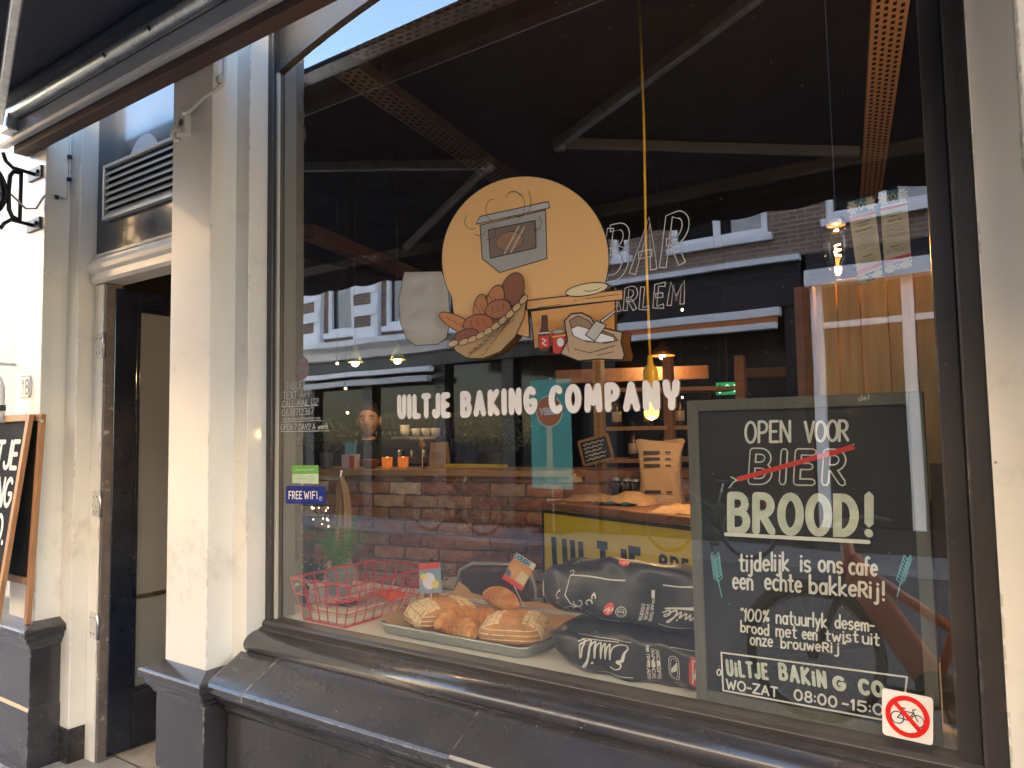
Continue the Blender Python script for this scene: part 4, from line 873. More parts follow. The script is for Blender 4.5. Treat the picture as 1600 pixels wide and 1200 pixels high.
# tray with bread
ty = thing('baking_tray', 'shallow metal baking tray lined with brown paper in the window', 'tray', (-1.66, .32, SZ))
TX0, TX1, TY0, TY1 = -1.965, -1.315, .065, .535
tm = M('dull aluminium tray', (.50, .53, .50), rough=.35, metal=.6, var=.12, scale=12, stain=((.3, .29, .26), 9, .6, .75))
def rr3(o, z): return [(p[0], p[1], z) for p in rrect(TX0 + o, TY0 + o, TX1 - o, TY1 - o, max(.045 - o * .4, .02), 6)]
prof = [(.02, SZ + .0015), (.006, SZ + .006), (.0, SZ + .034), (-.006, SZ + .038), (-.007, SZ + .034), (.003, SZ + .005)]
rg = [rr3(*p) for p in prof[:4]]; n_ = len(rg[0]); tv = [p for r in rg for p in r]
tf = [(i * n_ + j, i * n_ + (j + 1) % n_, (i + 1) * n_ + (j + 1) % n_, (i + 1) * n_ + j) for i in range(3) for j in range(n_)] + [tuple(range(n_))]
o = part('pan', MB().add(tv, tf), tm, ty, smooth=True); md = o.modifiers.new('thick', 'SOLIDIFY'); md.thickness = .0016; md.offset = 1
part('rolled_rim', MB().tube(rr3(-.004, SZ + .037), .0042, 8, closed=True), tm, ty, smooth=True)
pp = thing('baking_paper', 'crinkled brown baking paper lining the bread tray', 'paper', (-1.66, .32, SZ + .008))
random.seed(11)
def ppf(u, v):
    x = TX0 - .012 + (TX1 - TX0 - .02) * u; y = TY0 + .025 + (TY1 - TY0 - .0) * v
    e = max(0, .10 - u) / .10; e2 = max(0, v - .9) / .1
    return Vector((x, y, SZ + .010 + .045 * e ** .7 + .045 * e2 + .004 * sin(23 * u + 9 * v) * sin(17 * v)))
part('sheet', MB().grid(ppf, 28, 20), M('brown baking paper', (.36, .22, .10), rough=.7, var=.12), pp, smooth=True)
def crust(name, c1, c2, ring=False):
    mt = M(name, c1, rough=.8, var=.35, scale=22, bump=.8, bscale=45, spec=.2)
    n = mt.node_tree.nodes; L = mt.node_tree.links; b = n['Principled BSDF']; src = b.inputs['Base Color'].links[0].from_socket
    tc = n.new('ShaderNodeTexCoord'); sp = n.new('ShaderNodeSeparateXYZ'); L.new(tc.outputs['Object'], sp.inputs[0])
    if ring:
        def mth(op, a, bb=None):
            x = n.new('ShaderNodeMath'); x.operation = op
            for k, q in enumerate((a, bb)):
                if q is None: continue
                if isinstance(q, (int, float)): x.inputs[k].default_value = q
                else: L.new(q, x.inputs[k])
            return x.outputs[0]
        ax = mth('ABSOLUTE', sp.outputs[0]); ay = mth('ABSOLUTE', sp.outputs[1])
        # two floured panels either side of a bare band
        d = mth('MAXIMUM', mth('MULTIPLY', mth('ABSOLUTE', mth('SUBTRACT', ax, .085)), 1.0), mth('MULTIPLY', ay, .52))
        panel = mth('LESS_THAN', d, .045); grid_ = mth('GREATER_THAN', mth('ABSOLUTE', mth('SINE', mth('MULTIPLY', sp.outputs[1], 130))), .16)
        gx = mth('GREATER_THAN', mth('ABSOLUTE', mth('SINE', mth('MULTIPLY', sp.outputs[0], 110))), .14)
        p = mth('MULTIPLY', panel, mth('MULTIPLY', grid_, gx))
        hz = mth('MULTIPLY', mth('GREATER_THAN', mth('SINE', mth('MULTIPLY', sp.outputs[2], 420)), .72), mth('LESS_THAN', sp.outputs[2], .050))
        mask = mth('MAXIMUM', p, hz)
        nz = n.new('ShaderNodeTexNoise'); nz.inputs['Scale'].default_value = 45; L.new(tc.outputs['Object'], nz.inputs['Vector'])
        nm = n.new('ShaderNodeMapRange'); nm.inputs[1].default_value = .3; nm.inputs[2].default_value = .55; nm.inputs[3].default_value = .45; L.new(nz.outputs[0], nm.inputs[0])
        mask = mth('MULTIPLY', mask, nm.outputs[0])
    else:
        nz = n.new('ShaderNodeTexNoise'); nz.inputs['Scale'].default_value = 16; nz.inputs['Detail'].default_value = 4; L.new(tc.outputs['Object'], nz.inputs['Vector'])
        nm = n.new('ShaderNodeMapRange'); nm.inputs[1].default_value = .45; nm.inputs[2].default_value = .7; L.new(nz.outputs[0], nm.inputs[0]); mask = nm.outputs[0]
    mx = n.new('ShaderNodeMix'); mx.data_type = 'RGBA'; L.new(mask, mx.inputs[0]); L.new(src, mx.inputs[6]); mx.inputs[7].default_value = (*c2, 1)
    L.new(mx.outputs[2], b.inputs['Base Color']); return mt
LOAF = crust('floured loaf crust', (.50, .25, .09), (.80, .66, .42), ring=True)
CROI = crust('croissant crust', (.50, .20, .05), (.72, .42, .15))
def loaf(label, loc, rz, a, b, h):
    mb = MB()
    def fn(u, v):
        th = 2 * pi * v; e = .62; ph = u * pi / 2
        r = sin(ph) ** .72 if u > 0 else 0
        cx, sx = cos(th), sin(th)
        k = 1 + .02 * sin(5 * th + 1)
        return Vector((a * r * k * math.copysign(abs(cx) ** e, cx), b * r * k * math.copysign(abs(sx) ** e, sx), .012 + h * cos(ph) ** .8 + .002 * sin(9 * th) + .003 * sin(31 * u + 7 * th) * sin(3 * th + 9 * u)))
    mb.grid(fn, 24, 40, True)
    n = 40; k = 24 * n
    ring0 = [mb.v[k + j].copy() for j in range(n)]
    mb.add([Vector((p.x * .9, p.y * .9, 0)) for p in ring0], [tuple(range(n))]); base = len(mb.v) - n
    for j in range(n): mb.f.append([k + j, k + (j + 1) % n, base + (j + 1) % n, base + j])
    o = mb.build('bread_loaf', LOAF, None, smooth=True); o.location = loc; o.rotation_euler = (0, 0, rz)
    return tag(o, label, 'bread', 'loaves on the tray')
loaf('floured square loaf at the left of the tray, beside the red basket', (-1.83, .27, SZ + .014), radians(62), .135, .115, .075)
loaf('floured ridged loaf at the right of the tray, beside the black flour bags', (-1.47, .24, SZ + .014), radians(22), .125, .115, .070)
def croissant(label, loc, rz, L_=.10, r=.034, bend=.9, tilt=0.0):
    pts, rs = [], []; n = 44
    for i_ in range(n + 1):
        t = i_ / n * 2 - 1; an = t * bend
        pts.append((L_ * sin(an) / sin(bend) if bend else L_ * t, -L_ * .75 * (1 - cos(an)), r * .9 + .004 * cos(pi * t)))
        k = (1 - abs(t) ** 2.2) ** .75; seg = abs(((t * 4.0) + 50.5) % 1 - .5) * 2
        rs.append(max(.008, r * (k * .95 + .05) * (1 - .30 * seg ** 4)))
    mb = MB().tube(pts, rs, 16)
    o = mb.build('croissant', CROI, None, smooth=True); o.location = loc; o.rotation_euler = (tilt, 0, rz); o.scale = (1, 1, .92)
    return tag(o, label, 'croissant', 'croissants on the tray')
croissant('curled croissant nearest the glass, in the middle of the tray', (-1.625, .135, SZ + .012), radians(-10), .085, .042, 1.3)
croissant('croissant leaning on the left loaf in the middle of the tray', (-1.70, .20, SZ + .014), radians(75), .11, .046, .9)
croissant('long straight pastry lying across the top of the bread pile', (-1.615, .36, SZ + .068), radians(-28), .135, .044, .35)
croissant('croissant half hidden between the two floured loaves', (-1.63, .26, SZ + .014), radians(30), .09, .042, 1.1)
# price cards on sticks
def pcard(label, c, w, h, tilt, stick_to, base, bands, text):
    t = thing('card_sign', label, 'sign', stick_to, group='little cards on sticks')
    nrm = Vector((.35, -1, .12)).normalized(); U = Vector((1, .35, 0)).normalized(); V = nrm.cross(U) * -1
    if V.z < 0: V = -V
    U2 = U * cos(tilt) + V * sin(tilt); V2 = -U * sin(tilt) + V * cos(tilt); c = Vector(c)
    q = [c - U2 * w / 2 - V2 * h / 2, c + U2 * w / 2 - V2 * h / 2, c + U2 * w / 2 + V2 * h / 2, c - U2 * w / 2 + V2 * h / 2]
    o = part('card', MB().add(q + [p - nrm * .0015 for p in q], [(0, 1, 2, 3), (7, 6, 5, 4), (0, 4, 5, 1), (1, 5, 6, 2), (2, 6, 7, 3), (3, 7, 4, 0)]), base, t)
    part('stick', MB().tube([c - V2 * h * .45 - nrm * .004, Vector(stick_to)], .0022, 6), M('pale stick', (.6, .55, .45)), t)
    for k, (pts, col) in enumerate(bands):
        i = Ink(c, U2, V2, nrm, lift=.0008 + .0006 * k); i.poly([((x - .5) * w, (y - .5) * h) for x, y in pts]); i.build('print', M('card print %.2f %.2f %.2f' % col, col), t)
    for k, (s, x0, x1, y, hh, ww, mt) in enumerate(text):
        i = Ink(c, U2, V2, nrm, lift=.0045 + k * .0006); i.text(s, ((x0 - .5) * w, (y - .5) * h), ((x1 - .5) * w, (y - .5) * h), hh, ww, px=False); i.build('lettering', mt, t)
    return t
def e2(cx, cy, rx, ry, n=14): return [(cx + rx * cos(2 * pi * k / n), cy + ry * sin(2 * pi * k / n)) for k in range(n)]
c1 = at(672, 903, 2.78); c2 = at(811, 893, 2.74)
pcard('small card with red top band on a stick in the left loaf', c1, .088, .112, radians(5), (c1.x - .005, c1.y + .01, SZ + .07), M('grey blue card', (.20, .28, .38)),
      [([(0, .78), (.95, .82), (1, 1), (.02, 1)], (.66, .06, .04)), (e2(.45, .4, .3, .28), (.62, .60, .66)), (e2(.2, .55, .12, .12), (.75, .6, .05)), (e2(.75, .28, .16, .14), (.72, .55, .08))], [])
pcard('tilted orange and red comic style card on a stick in the right loaf', c2, .088, .112, radians(-30), (c2.x + .03, c2.y + .0, SZ + .06), M('orange card', (.74, .34, .07)),
      [([(0, 0), (1, 0), (1, .15), (0, .15)], (.70, .05, .05)), (e2(.38, .45, .24, .24), (.72, .40, .12)), ([(.55, .2), (.96, .2), (.96, .55), (.58, .6)], (.74, .68, .45)), ([(.02, .18), (.3, .18), (.2, .36), (.02, .4)], (.12, .16, .3)), ([(0, .80), (1, .80), (1, 1), (0, 1)], (.74, .72, .60))],
      [('DOUGH', .05, .74, .83, .016, .0042, M('blue lettering', (.02, .25, .45)))])
# flour bags
BAG = M('black flour bag paper', (.026, .027, .028), rough=.42, var=.2, scale=6, bump=.3, bscale=11, coat=.1, aniso=(1, .5, 1.6))
BPRINT = M('cream bag print', (.62, .60, .52), rough=.5, var=.05)
class BagInk(Ink):
    def __init__(s, fn, lift=.0016, cen=None): s.cen = cen; s.fn = fn; s.lift = lift; s.mb = MB(); s.k = 0
    def nrm(s, u, v): return Vector((0, -.7, .7))
    def P(s, u, v):
        p = s.fn(u, v); e = .002; n = (s.fn(u + e, v) - p).cross(s.fn(u, v + e) - p); n = n.normalized() if n.length > 0 else Vector((0, -1, 0))
        c = Vector((p.x, *s.fn.cen))
        if n.dot(p - c) < 0: n = -n
        return p + n * (s.lift + s.k * .00003)
def bag(label, x0, x1, yc, zc, a, b, tilt, seed):
    t = thing('flour_bag', label, 'flour bag', ((x0 + x1) / 2, yc, zc - b), group='stacked black flour bags')
    Lx = x1 - x0; arc = 2 * b + 1.2 * a
    rnd_ = random.Random(seed); ph = [rnd_.uniform(0, 6) for _ in range(6)]
    def fn(u, v):      # u metres along, v metres up the front from the underside
        s = u / Lx; th = radians(-90 + 180 * v / arc); w = min(max(s, 0), 1)
        en = max(1e-4, 1 - abs(2 * w - 1) ** 5.5) ** .55; en2 = max(1e-4, 1 - abs(2 * w - 1) ** 3.6) ** .6
        e = .42; cy = math.copysign(abs(cos(th)) ** e, cos(th)); sz = math.copysign(abs(sin(th)) ** e, sin(th))
        wr = .007 * sin(11 * s + ph[0] + 3 * v * 10) + .005 * sin(27 * s + ph[1] - 20 * v) + .0035 * sin(47 * s + 31 * v + ph[2])
        y = -(a * (.35 + .65 * en) + wr) * cy; z = (b * en2 + .6 * wr) * sz
        yy = y * cos(tilt) - z * sin(tilt); zz = y * sin(tilt) + z * cos(tilt)
        return Vector((x0 + u + .012 * sin(th * 2 + ph[3]), yc + yy, zc + zz))
    fn.cen = (yc, zc)
    mb = MB().grid(lambda u, v: fn(u * Lx, v * 2 * arc), 64, 44, True)
    n = 44; mb.f.append(list(range(n))); mb.f.append([64 * n + j for j in range(n)])
    part('sack', mb, BAG, t, smooth=True)
    return t, fn, arc, Lx
def Rm(x, y, ang): c_, s_ = cos(ang), sin(ang); return (x * c_ - y * s_, x * s_ + y * c_)
def btext(ink, s, cx, cy, wd, h, w, ang, slant=0.0):
    st, tw = layout(s, .2, .4)
    for q in st:
        ink.stroke([(cx + r[0], cy + r[1]) for r in (Rm((x / tw - .5) * wd + slant * y * h, (y - .5) * h, ang) for x, y in q)], w)
def dense(a, b, n=14): return [(a[0] + (b[0] - a[0]) * k / n, a[1] + (b[1] - a[1]) * k / n) for k in range(n + 1)]
def spiral(cx, cy, r, t0, t1, n=16, sh=.7): return [(cx + r * (1 - sh * k / n) * cos(t0 + (t1 - t0) * k / n), cy + r * (1 - sh * k / n) * sin(t0 + (t1 - t0) * k / n)) for k in range(n + 1)]
SCRIPT = [[(.95, .85), (.7, 1.0), (.45, .9), (.42, .65), (.7, .55), (.4, .5), (.15, .25), (.3, 0), (.65, .02), (.9, .2), (1.1, .48), (1.16, .05), (1.36, .48), (1.44, .05), (1.62, .48), (1.68, .05), (1.84, .2), (1.96, .48), (2.0, .05), (2.16, .25), (2.42, .95), (2.3, 1.0), (2.24, .12), (2.4, .02), (2.62, .22), (2.8, .36), (2.72, .52), (2.56, .3), (2.66, .03), (2.95, .2)], [(1.99, .68), (2.01, .70)]]
def decorate(t, fn, arc, Lx, ox, up, vc):
    i = BagInk(fn)
    f = 1 if up else -1
    def X(u): return ox + u
    for sc in SCRIPT:
        pts = []
        for j in range(len(sc) - 1):
            p0_, p1_, p2_, p3_ = sc[max(j - 1, 0)], sc[j], sc[j + 1], sc[min(j + 2, len(sc) - 1)]
            for q in range(5):
                t_ = q / 5; pts.append(tuple(.5 * (2 * p1_[d] + (p2_[d] - p0_[d]) * t_ + (2 * p0_[d] - 5 * p1_[d] + 4 * p2_[d] - p3_[d]) * t_ * t_ + (3 * p1_[d] - p0_[d] - 3 * p2_[d] + p3_[d]) * t_ ** 3) for d in (0, 1)))
        pts.append(sc[-1])
        i.stroke([(X(.42 if up else .12) + r[0], vc + r[1]) for r in (Rm((x / 2.9 - .5) * .16 + .25 * y * .055, (y - .5) * .055, pi) for x, y in pts)], .0046 if len(sc) > 2 else .006)
    i.stroke(dense((X(.34 if up else .045), vc + .030), (X(.46 if up else .16), vc + .040)), .0042)
    x0_ = .275 if up else .285
    for k, s in enumerate(('PAIN TRADITION', 'FRANCAISE', "D'EXCEPTION")): btext(i, s, X(x0_ + (.026 - .014 * k) * f), vc, .085 if k == 0 else .066, .0085, .0018, -pi / 2)
    for dv in (-.052, .052):
        i.stroke(dense((X(.03), vc + dv), (X(.21), vc + dv)), .0032); i.stroke(dense((X(.33), vc + dv), (X(.56), vc + dv), 20), .0032)
    if up:
        for sg_ in (-1, 1):
            i.stroke(spiral(X(.03), vc + sg_ * .062, .012, sg_ * -pi / 2, sg_ * 3.4), .0032); i.stroke(spiral(X(.0), vc + sg_ * .022, .016, sg_ * pi / 2, sg_ * 5.2), .0032)
            i.stroke(spiral(X(.075), vc + sg_ * .018, .020, pi, pi + sg_ * 4.8), .0032); i.stroke([(X(.03), vc + sg_ * .050), (X(.022), vc + sg_ * .03), (X(.048), vc + sg_ * .006), (X(.07), vc)], .0032)
            i.stroke(spiral(X(.105), vc + sg_ * .02, .012, 0, sg_ * 4.6), .0032); i.stroke(spiral(X(.115), vc + sg_ * .034, .007, 0, sg_ * 4), .0032)
        i.stroke([(X(-.075), vc - .05), (X(-.08), vc), (X(-.085), vc + .04)], .006); 
        for sg_ in (0, 1):
            i.stroke(spiral(X(.02 + .27 * sg_), vc + .135, .014, 0, 5), .0032); i.stroke(dense((X(.03 + .27 * sg_), vc + .15), (X(.10 + .27 * sg_), vc + .185)), .0032); i.stroke(dense((X(.02 + .27 * sg_), vc + .16), (X(.085 + .27 * sg_), vc + .195)), .0032)
    i.stroke([(X(.215 if up else .335) + .017 * cos(k * pi / 8), vc + .020 * sin(k * pi / 8)) for k in range(16)], .0022, closed=True)
    i.stroke([(X(.215 if up else .335) + .011 * cos(k * pi / 8), vc + .013 * sin(k * pi / 8)) for k in range(16)], .0016, closed=True); i.stroke([(X(.207 if up else .327), vc), (X(.223 if up else .343), vc + .003)], .0035)
    i.build('print', BPRINT, t)
    i = BagInk(fn, .0032); j = BagInk(fn, .003)
    for cx, cv_ in ((.172 if up else .395, vc),) + (((.19, vc + .145),) if up else ()):
        i.poly([(X(cx) + .016 * cos(k * pi / 10), cv_ + .026 * sin(k * pi / 10)) for k in range(20)]); btext(j, 'R', X(cx), cv_, .014, .026, .004, -.5 if up else .2, .2)
    i.build('red_emblem', M('red bag print', (.62, .07, .06)), t); j.build('emblem_letter', BPRINT, t)
b1 = bag('lower black flour bag lying on the window shelf beneath another', -1.275, -.50, .245, .947, .195, .070, 0, 1)
decorate(*b1, .12, False, .185)
b2 = bag('upper black printed flour bag lying on top of another in the window', -1.31, -.48, .255, 1.094, .205, .094, radians(-12), 2)
decorate(*b2, .135, True, .175)

# ================================================================== INTERIOR
TH = radians(10.5); IS = Vector((cos(TH), sin(TH), 0)); ID = Vector((-sin(TH), cos(TH), 0))
P0 = Vector((-2.758, 1.328, 0))
bar = thing('brick_bar', 'low bar of old red and tan bricks with an oak top inside the shop', 'bar', tuple(P0), rz=TH)
MB().box(-1.0, 2.2, .016, .20, .03, 1.362).build('mortar_core', M('grey brown mortar', (.17, .14, .115), rough=.9, var=.3, scale=30, bump=.4, bscale=60), bar)
BRK = M('old brick', (.20, .085, .05), rough=.85, var=.35, scale=24, bump=.6, bscale=55)
_n = BRK.node_tree.nodes; _L = BRK.node_tree.links; _oi = _n.new('ShaderNodeObjectInfo'); _cr = _n.new('ShaderNodeValToRGB')
_cr.color_ramp.interpolation = 'LINEAR'
for k, (p, c) in enumerate(((0, (.20, .10, .075)), (.35, (.34, .155, .095)), (.55, (.40, .22, .135)), (.72, (.31, .20, .145)), (.86, (.56, .41, .27)), (1, (.64, .54, .42)))):
    e = _cr.color_ramp.elements[k] if k < 2 else _cr.color_ramp.elements.new(p); e.position = p; e.color = (*c, 1)
_L.new(_oi.outputs['Random'], _cr.inputs[0])
for nd in list(_n):
    if nd.type == 'VECT_MATH' and nd.operation == 'SCALE': _L.new(_cr.outputs[0], nd.inputs[0])
_st = _n.new('ShaderNodeTexNoise'); _st.inputs['Scale'].default_value = 13; _st.inputs['Detail'].default_value = 6; _tc = _n.new('ShaderNodeTexCoord'); _ad = _n.new('ShaderNodeVectorMath'); _ad.operation = 'ADD'
_L.new(_tc.outputs['Object'], _ad.inputs[0]); _L.new(_oi.outputs['Location'], _ad.inputs[1]); _L.new(_ad.outputs[0], _st.inputs['Vector'])
_mr = _n.new('ShaderNodeMapRange'); _mr.inputs[1].default_value = .55; _mr.inputs[2].default_value = .68; _mr.inputs[4].default_value = .6; _L.new(_st.outputs[0], _mr.inputs[0])
_b = _n['Principled BSDF']; _src = _b.inputs['Base Color'].links[0].from_socket; _mx = _n.new('ShaderNodeMix'); _mx.data_type = 'RGBA'; _mx.inputs[7].default_value = (.36, .29, .22, 1)
_L.new(_mr.outputs[0], _mx.inputs[0]); _L.new(_src, _mx.inputs[6]); _L.new(_mx.outputs[2], _b.inputs['Base Color'])
random.seed(21)
bmeshes = []
for k in range(6):
    mb = MB(); lx, lz = .208 if k < 5 else .10, .064
    def bf(u, v): return None
    nx, nz_ = 6, 3; vs = []
    for a in range(nx + 1):
        for c in range(nz_ + 1):
            ed = (a in (0, nx)) or (c in (0, nz_))
            vs.append((-lx / 2 + lx * a / nx + (random.uniform(-.0035, .0035) if ed else 0), (.006 if ed else 0) + random.uniform(-.0018, .0018), -lz / 2 + lz * c / nz_ + (random.uniform(-.003, .003) if ed else 0)))
    fs = [(a * (nz_ + 1) + c, (a + 1) * (nz_ + 1) + c, (a + 1) * (nz_ + 1) + c + 1, a * (nz_ + 1) + c + 1) for a in range(nx) for c in range(nz_)]
    mb.add(vs, fs); per = [a * (nz_ + 1) for a in range(nx + 1)] + [nx * (nz_ + 1) + c for c in range(1, nz_ + 1)] + [a * (nz_ + 1) + nz_ for a in range(nx - 1, -1, -1)] + [c for c in range(nz_ - 1, 0, -1)]
    base = len(mb.v); mb.v += [Vector((mb.v[j].x, .05, mb.v[j].z)) for j in per]; n = len(per)
    for j in range(n): mb.f.append([per[j], per[(j + 1) % n], base + (j + 1) % n, base + j])
    me = mb.mesh('brick', False); me.materials.append(BRK); bmeshes.append(me)
zz = .50; row = 0
while zz < 1.34:
    x = -.98 + (.11 if row % 2 else 0)
    while x < 1.28:
        k = random.randrange(5)
        piece(bmeshes[k], 'brick', BRK, bar, (x + .11 + random.uniform(-.003, .003), random.uniform(-.004, .004), zz + .037 + random.uniform(-.002, .002)), (random.uniform(-.015, .015), random.uniform(-.012, .012), random.uniform(-.012, .012)), (random.uniform(.965, 1.02), 1, random.uniform(.95, 1.03)))
        x += .2205
    zz += .0755; row += 1
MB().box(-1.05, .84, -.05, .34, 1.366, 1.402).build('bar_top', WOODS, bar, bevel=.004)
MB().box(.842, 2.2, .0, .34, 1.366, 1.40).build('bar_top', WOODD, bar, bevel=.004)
def bt(px, d=4.5):
    p = at(px, 733, d); return Vector((p.x, p.y, 1.4035))
def lamp_point(name, loc, energy, col, r=.03):
    l = bpy.data.lights.new(name, 'POINT'); l.energy = energy; l.color = col; l.shadow_soft_size = r
    return l
def add_lamp(parent, name, loc, energy, col, r=.03):
    l = lamp_point(name, loc, energy, col, r); o = bpy.data.objects.new(name, l); COL.objects.link(o); o.location = loc; o.parent = parent; o.matrix_parent_inverse = PW(parent).inverted(); return o
WARM = (1, .62, .28)
# person behind the bar
def person():
    base = Vector((-3.73, 1.76, .03)); t = thing('person', 'person with short dark hair in a dark sweater standing behind the brick bar', 'person', tuple(base), rz=radians(38))
    V, E, Rr = [], [], []
    def v(x, y, z, r): V.append((x, y, z)); Rr.append(r); return len(V) - 1
    def ch(*ids):
        for a, b in zip(ids, ids[1:]): E.append((a, b))
    pel = v(0, 0, .95, .15); wai = v(0, 0, 1.12, .14); che = v(0, .0, 1.32, .165); up_ = v(0, .01, 1.44, .10); nk = v(0, .0, 1.53, .055); nk2 = v(0, -.01, 1.58, .052)
    ch(pel, wai, che, up_, nk, nk2)
    for s in (-1, 1):
        sh_ = v(s * .19, .01, 1.44, .068); el = v(s * .25, .02, 1.17, .047); wr = v(s * .20, -.20, 1.06, .030); pm = v(s * .185, -.27, 1.05, .036); ch(up_, sh_, el, wr, pm)
        for k, (dx, ln) in enumerate(((-.03, .07), (-.01, .08), (.01, .076), (.03, .06))):
            a = v(s * .185 + dx, -.315, 1.05, .010); b = v(s * .185 + dx, -.315 - ln * .5, 1.042, .009); c = v(s * .185 + dx, -.315 - ln * .85, 1.02, .008); ch(pm, a, b, c)
        a = v(s * .145, -.27, 1.04, .011); b = v(s * .125, -.30, 1.03, .009); ch(pm, a, b)
        hp = v(s * .10, 0, .90, .105); kn = v(s * .11, -.01, .50, .066); an = v(s * .11, .02, .09, .045); to = v(s * .12, -.14, .035, .04); ch(pel, hp, kn, an, to)
    me = bpy.data.meshes.new('body'); me.from_pydata(V, E, []); o = bpy.data.objects.new('body', me); COL.objects.link(o)
    md = o.modifiers.new('skin', 'SKIN'); md.use_smooth_shade = True
    for k, sv_ in enumerate(me.skin_vertices[0].data): sv_.radius = (Rr[k], Rr[k]); sv_.use_root = (k == pel)
    ms = o.modifiers.new('s', 'SUBSURF'); ms.levels = 1; ms.render_levels = 1
    dg = bpy.context.evaluated_depsgraph_get(); em = bpy.data.meshes.new_from_object(o.evaluated_get(dg)); bpy.data.objects.remove(o)
    # shaped head joined to the same mesh
    hm = MB()
    def hf(u, w):
        ph = pi * u; th = 2 * pi * w; x = sin(ph) * sin(th); y = -sin(ph) * cos(th); z = cos(ph)
        rx, ry, rz = .075, .097, .118
        if z < 0: rx *= 1 - .28 * (-z) ** 1.5; ry *= 1 - .16 * (-z) ** 2
        p = Vector((rx * x, ry * y, rz * z)); f = max(0, -y)
        g = lambda cx, cz, sx, sz: math.exp(-((x - cx) / sx) ** 2 - ((z - cz) / sz) ** 2) * f
        p.y -= .024 * g(0, -.18, .16, .2) + .010 * g(0, -.02, .12, .25) + .008 * g(0, .2, .7, .12) + .010 * g(0, -.85, .3, .18) + .006 * g(0, -.52, .3, .08)
        p.y += .012 * g(-.38, .02, .2, .11) + .012 * g(.38, .02, .2, .11) + .005 * g(0, -.62, .4, .05)
        return p + Vector((0, -.022, 1.68))
    hm.grid(hf, 26, 36, True)
    for s in (-1, 1): hm.ball((s * .078, .0, 1.675), .012, .024, .034, 10, 8)
    k = len(em.vertices); vs = [tuple(q.co) for q in em.vertices] + [tuple(q) for q in hm.v]; fs = [list(p.vertices) for p in em.polygons] + [[i + k for i in f] for f in hm.f]
    me = bpy.data.meshes.new('body'); me.from_pydata(vs, [], fs); me.materials.append(M('skin', (.46, .27, .19), rough=.5, var=.08, scale=12))
    me.materials.append(M('dark sweater', (.014, .016, .026), rough=.9, var=.2, scale=40)); me.materials.append(M('dark jeans', (.02, .025, .045), rough=.85))
    for p in me.polygons:
        p.use_smooth = True; c = p.center
        if (c.z < 1.5 or (c.z < 1.56 and math.hypot(c.x, c.y) > .062)) and not (c.y < -.19 and c.z < 1.12 and c.z > .95): p.material_index = 1 if c.z > .93 else 2
    b = bpy.data.objects.new('body', me); COL.objects.link(b); b.parent = t
    def hair(u, w):
        th = 2 * pi * w; fr_ = .5 + .5 * cos(th)            # 1 at the forehead, 0 at the nape
        q = hf(u * (.70 - .40 * fr_ ** .8), w); d = q - Vector((0, -.01, 1.68))
        return Vector((0, -.01, 1.68)) + d * (1.13 + .025 * sin(11 * th) * u - .10 * u ** 6) + Vector((0, 0, .012 * (1 - u)))
    MB().grid(hair, 16, 36, True).build('hair', M('dark brown hair', (.022, .014, .010), rough=.6, var=.3, scale=60, bump=.4, bscale=120), b, smooth=True)
    for s in (-1, 1):
        e = MB().ball((s * .030, -.096, 1.684), .0105, n=12, k=8).build('eye', M('eye white', (.30, .28, .26), rough=.2), b, smooth=True)
        MB().ball((s * .030, -.1045, 1.684), .0055, n=10, k=6).build('iris', BLACKP, e, smooth=True)
        MB().tube([(s * .012, -.118, 1.706), (s * .03, -.119, 1.711), (s * .048, -.108, 1.706)], .0035, 6).build('eyebrow', M('brow hair', (.03, .02, .014)), b, smooth=True)
    MB().tube([(-.022, -.112, 1.622), (0, -.119, 1.620), (.022, -.112, 1.622)], [.003, .0055, .003], 6).build('mouth', M('lips', (.32, .13, .10)), b, smooth=True)
person()
# things on the bar
def pot_plant(name, label, base, r, h, spread, n, col, potm, seed, group=None, leafl=.05):
    t = thing(name, label, 'plant', tuple(base), group)
    MB().lathe([(r * .72, 0), (r, h), (r * .9, h), (r * .86, h - .01), (0.001, h - .012)], (0, 0, 0), 18).build('pot', potm, t, smooth=False)
    rn = random.Random(seed); mb = MB()
    for k in range(n):
        a = rn.uniform(0, 2 * pi); el = rn.uniform(.25, 1.35); L_ = spread * rn.uniform(.45, 1)
        p = Vector((cos(a) * cos(el), sin(a) * cos(el), sin(el))) * L_ + Vector((0, 0, h))
        d = Vector((rn.uniform(-1, 1), rn.uniform(-1, 1), rn.uniform(-.6, .9))).normalized(); w = d.orthogonal().normalized(); l_ = leafl * rn.uniform(.6, 1.2)
        w = (w * cos(k) + d.cross(w) * sin(k)); up_ = d.cross(w) * l_ * .12
        mb.add([p, p + d * l_ * .45 + w * l_ * .22 + up_, p + d * l_, p + d * l_ * .45 - w * l_ * .22 + up_], [(0, 1, 2), (0, 2, 3)])
    mb.build('foliage', col, t)
    st = MB()
    for k in range(7): a = rn.uniform(0, 2 * pi); st.tube([(0, 0, h - .01), (cos(a) * spread * .2, sin(a) * spread * .2, h + spread * .5), (cos(a) * spread * .45, sin(a) * spread * .45, h + spread * .8)], .003, 5)
    st.build('stem', M('stem green', (.06, .09, .03), rough=.6), t)
    return t
DG = M('dark green leaf', (.020, .048, .020), rough=.5, var=.4, scale=9); LG = M('fresh green leaf', (.12, .32, .045), rough=.5, var=.4, scale=9)
POTD = M('dark grey pot', (.06, .06, .06), rough=.6)
pot_plant('potted_plant', 'dark leafy plant in a grey pot at the left end of the bar', bt(510), .045, .10, .20, 300, DG, POTD, 1)
pot_plant('bushy_plant', 'dark bushy plant on the bar beneath the row of taps', bt(775, 4.55), .06, .08, .30, 700, DG, POTD, 2)
p = bt(548); bx = thing('carton', 'red and white carton on the bar with a blue card above', 'box', tuple(p), rz=TH)
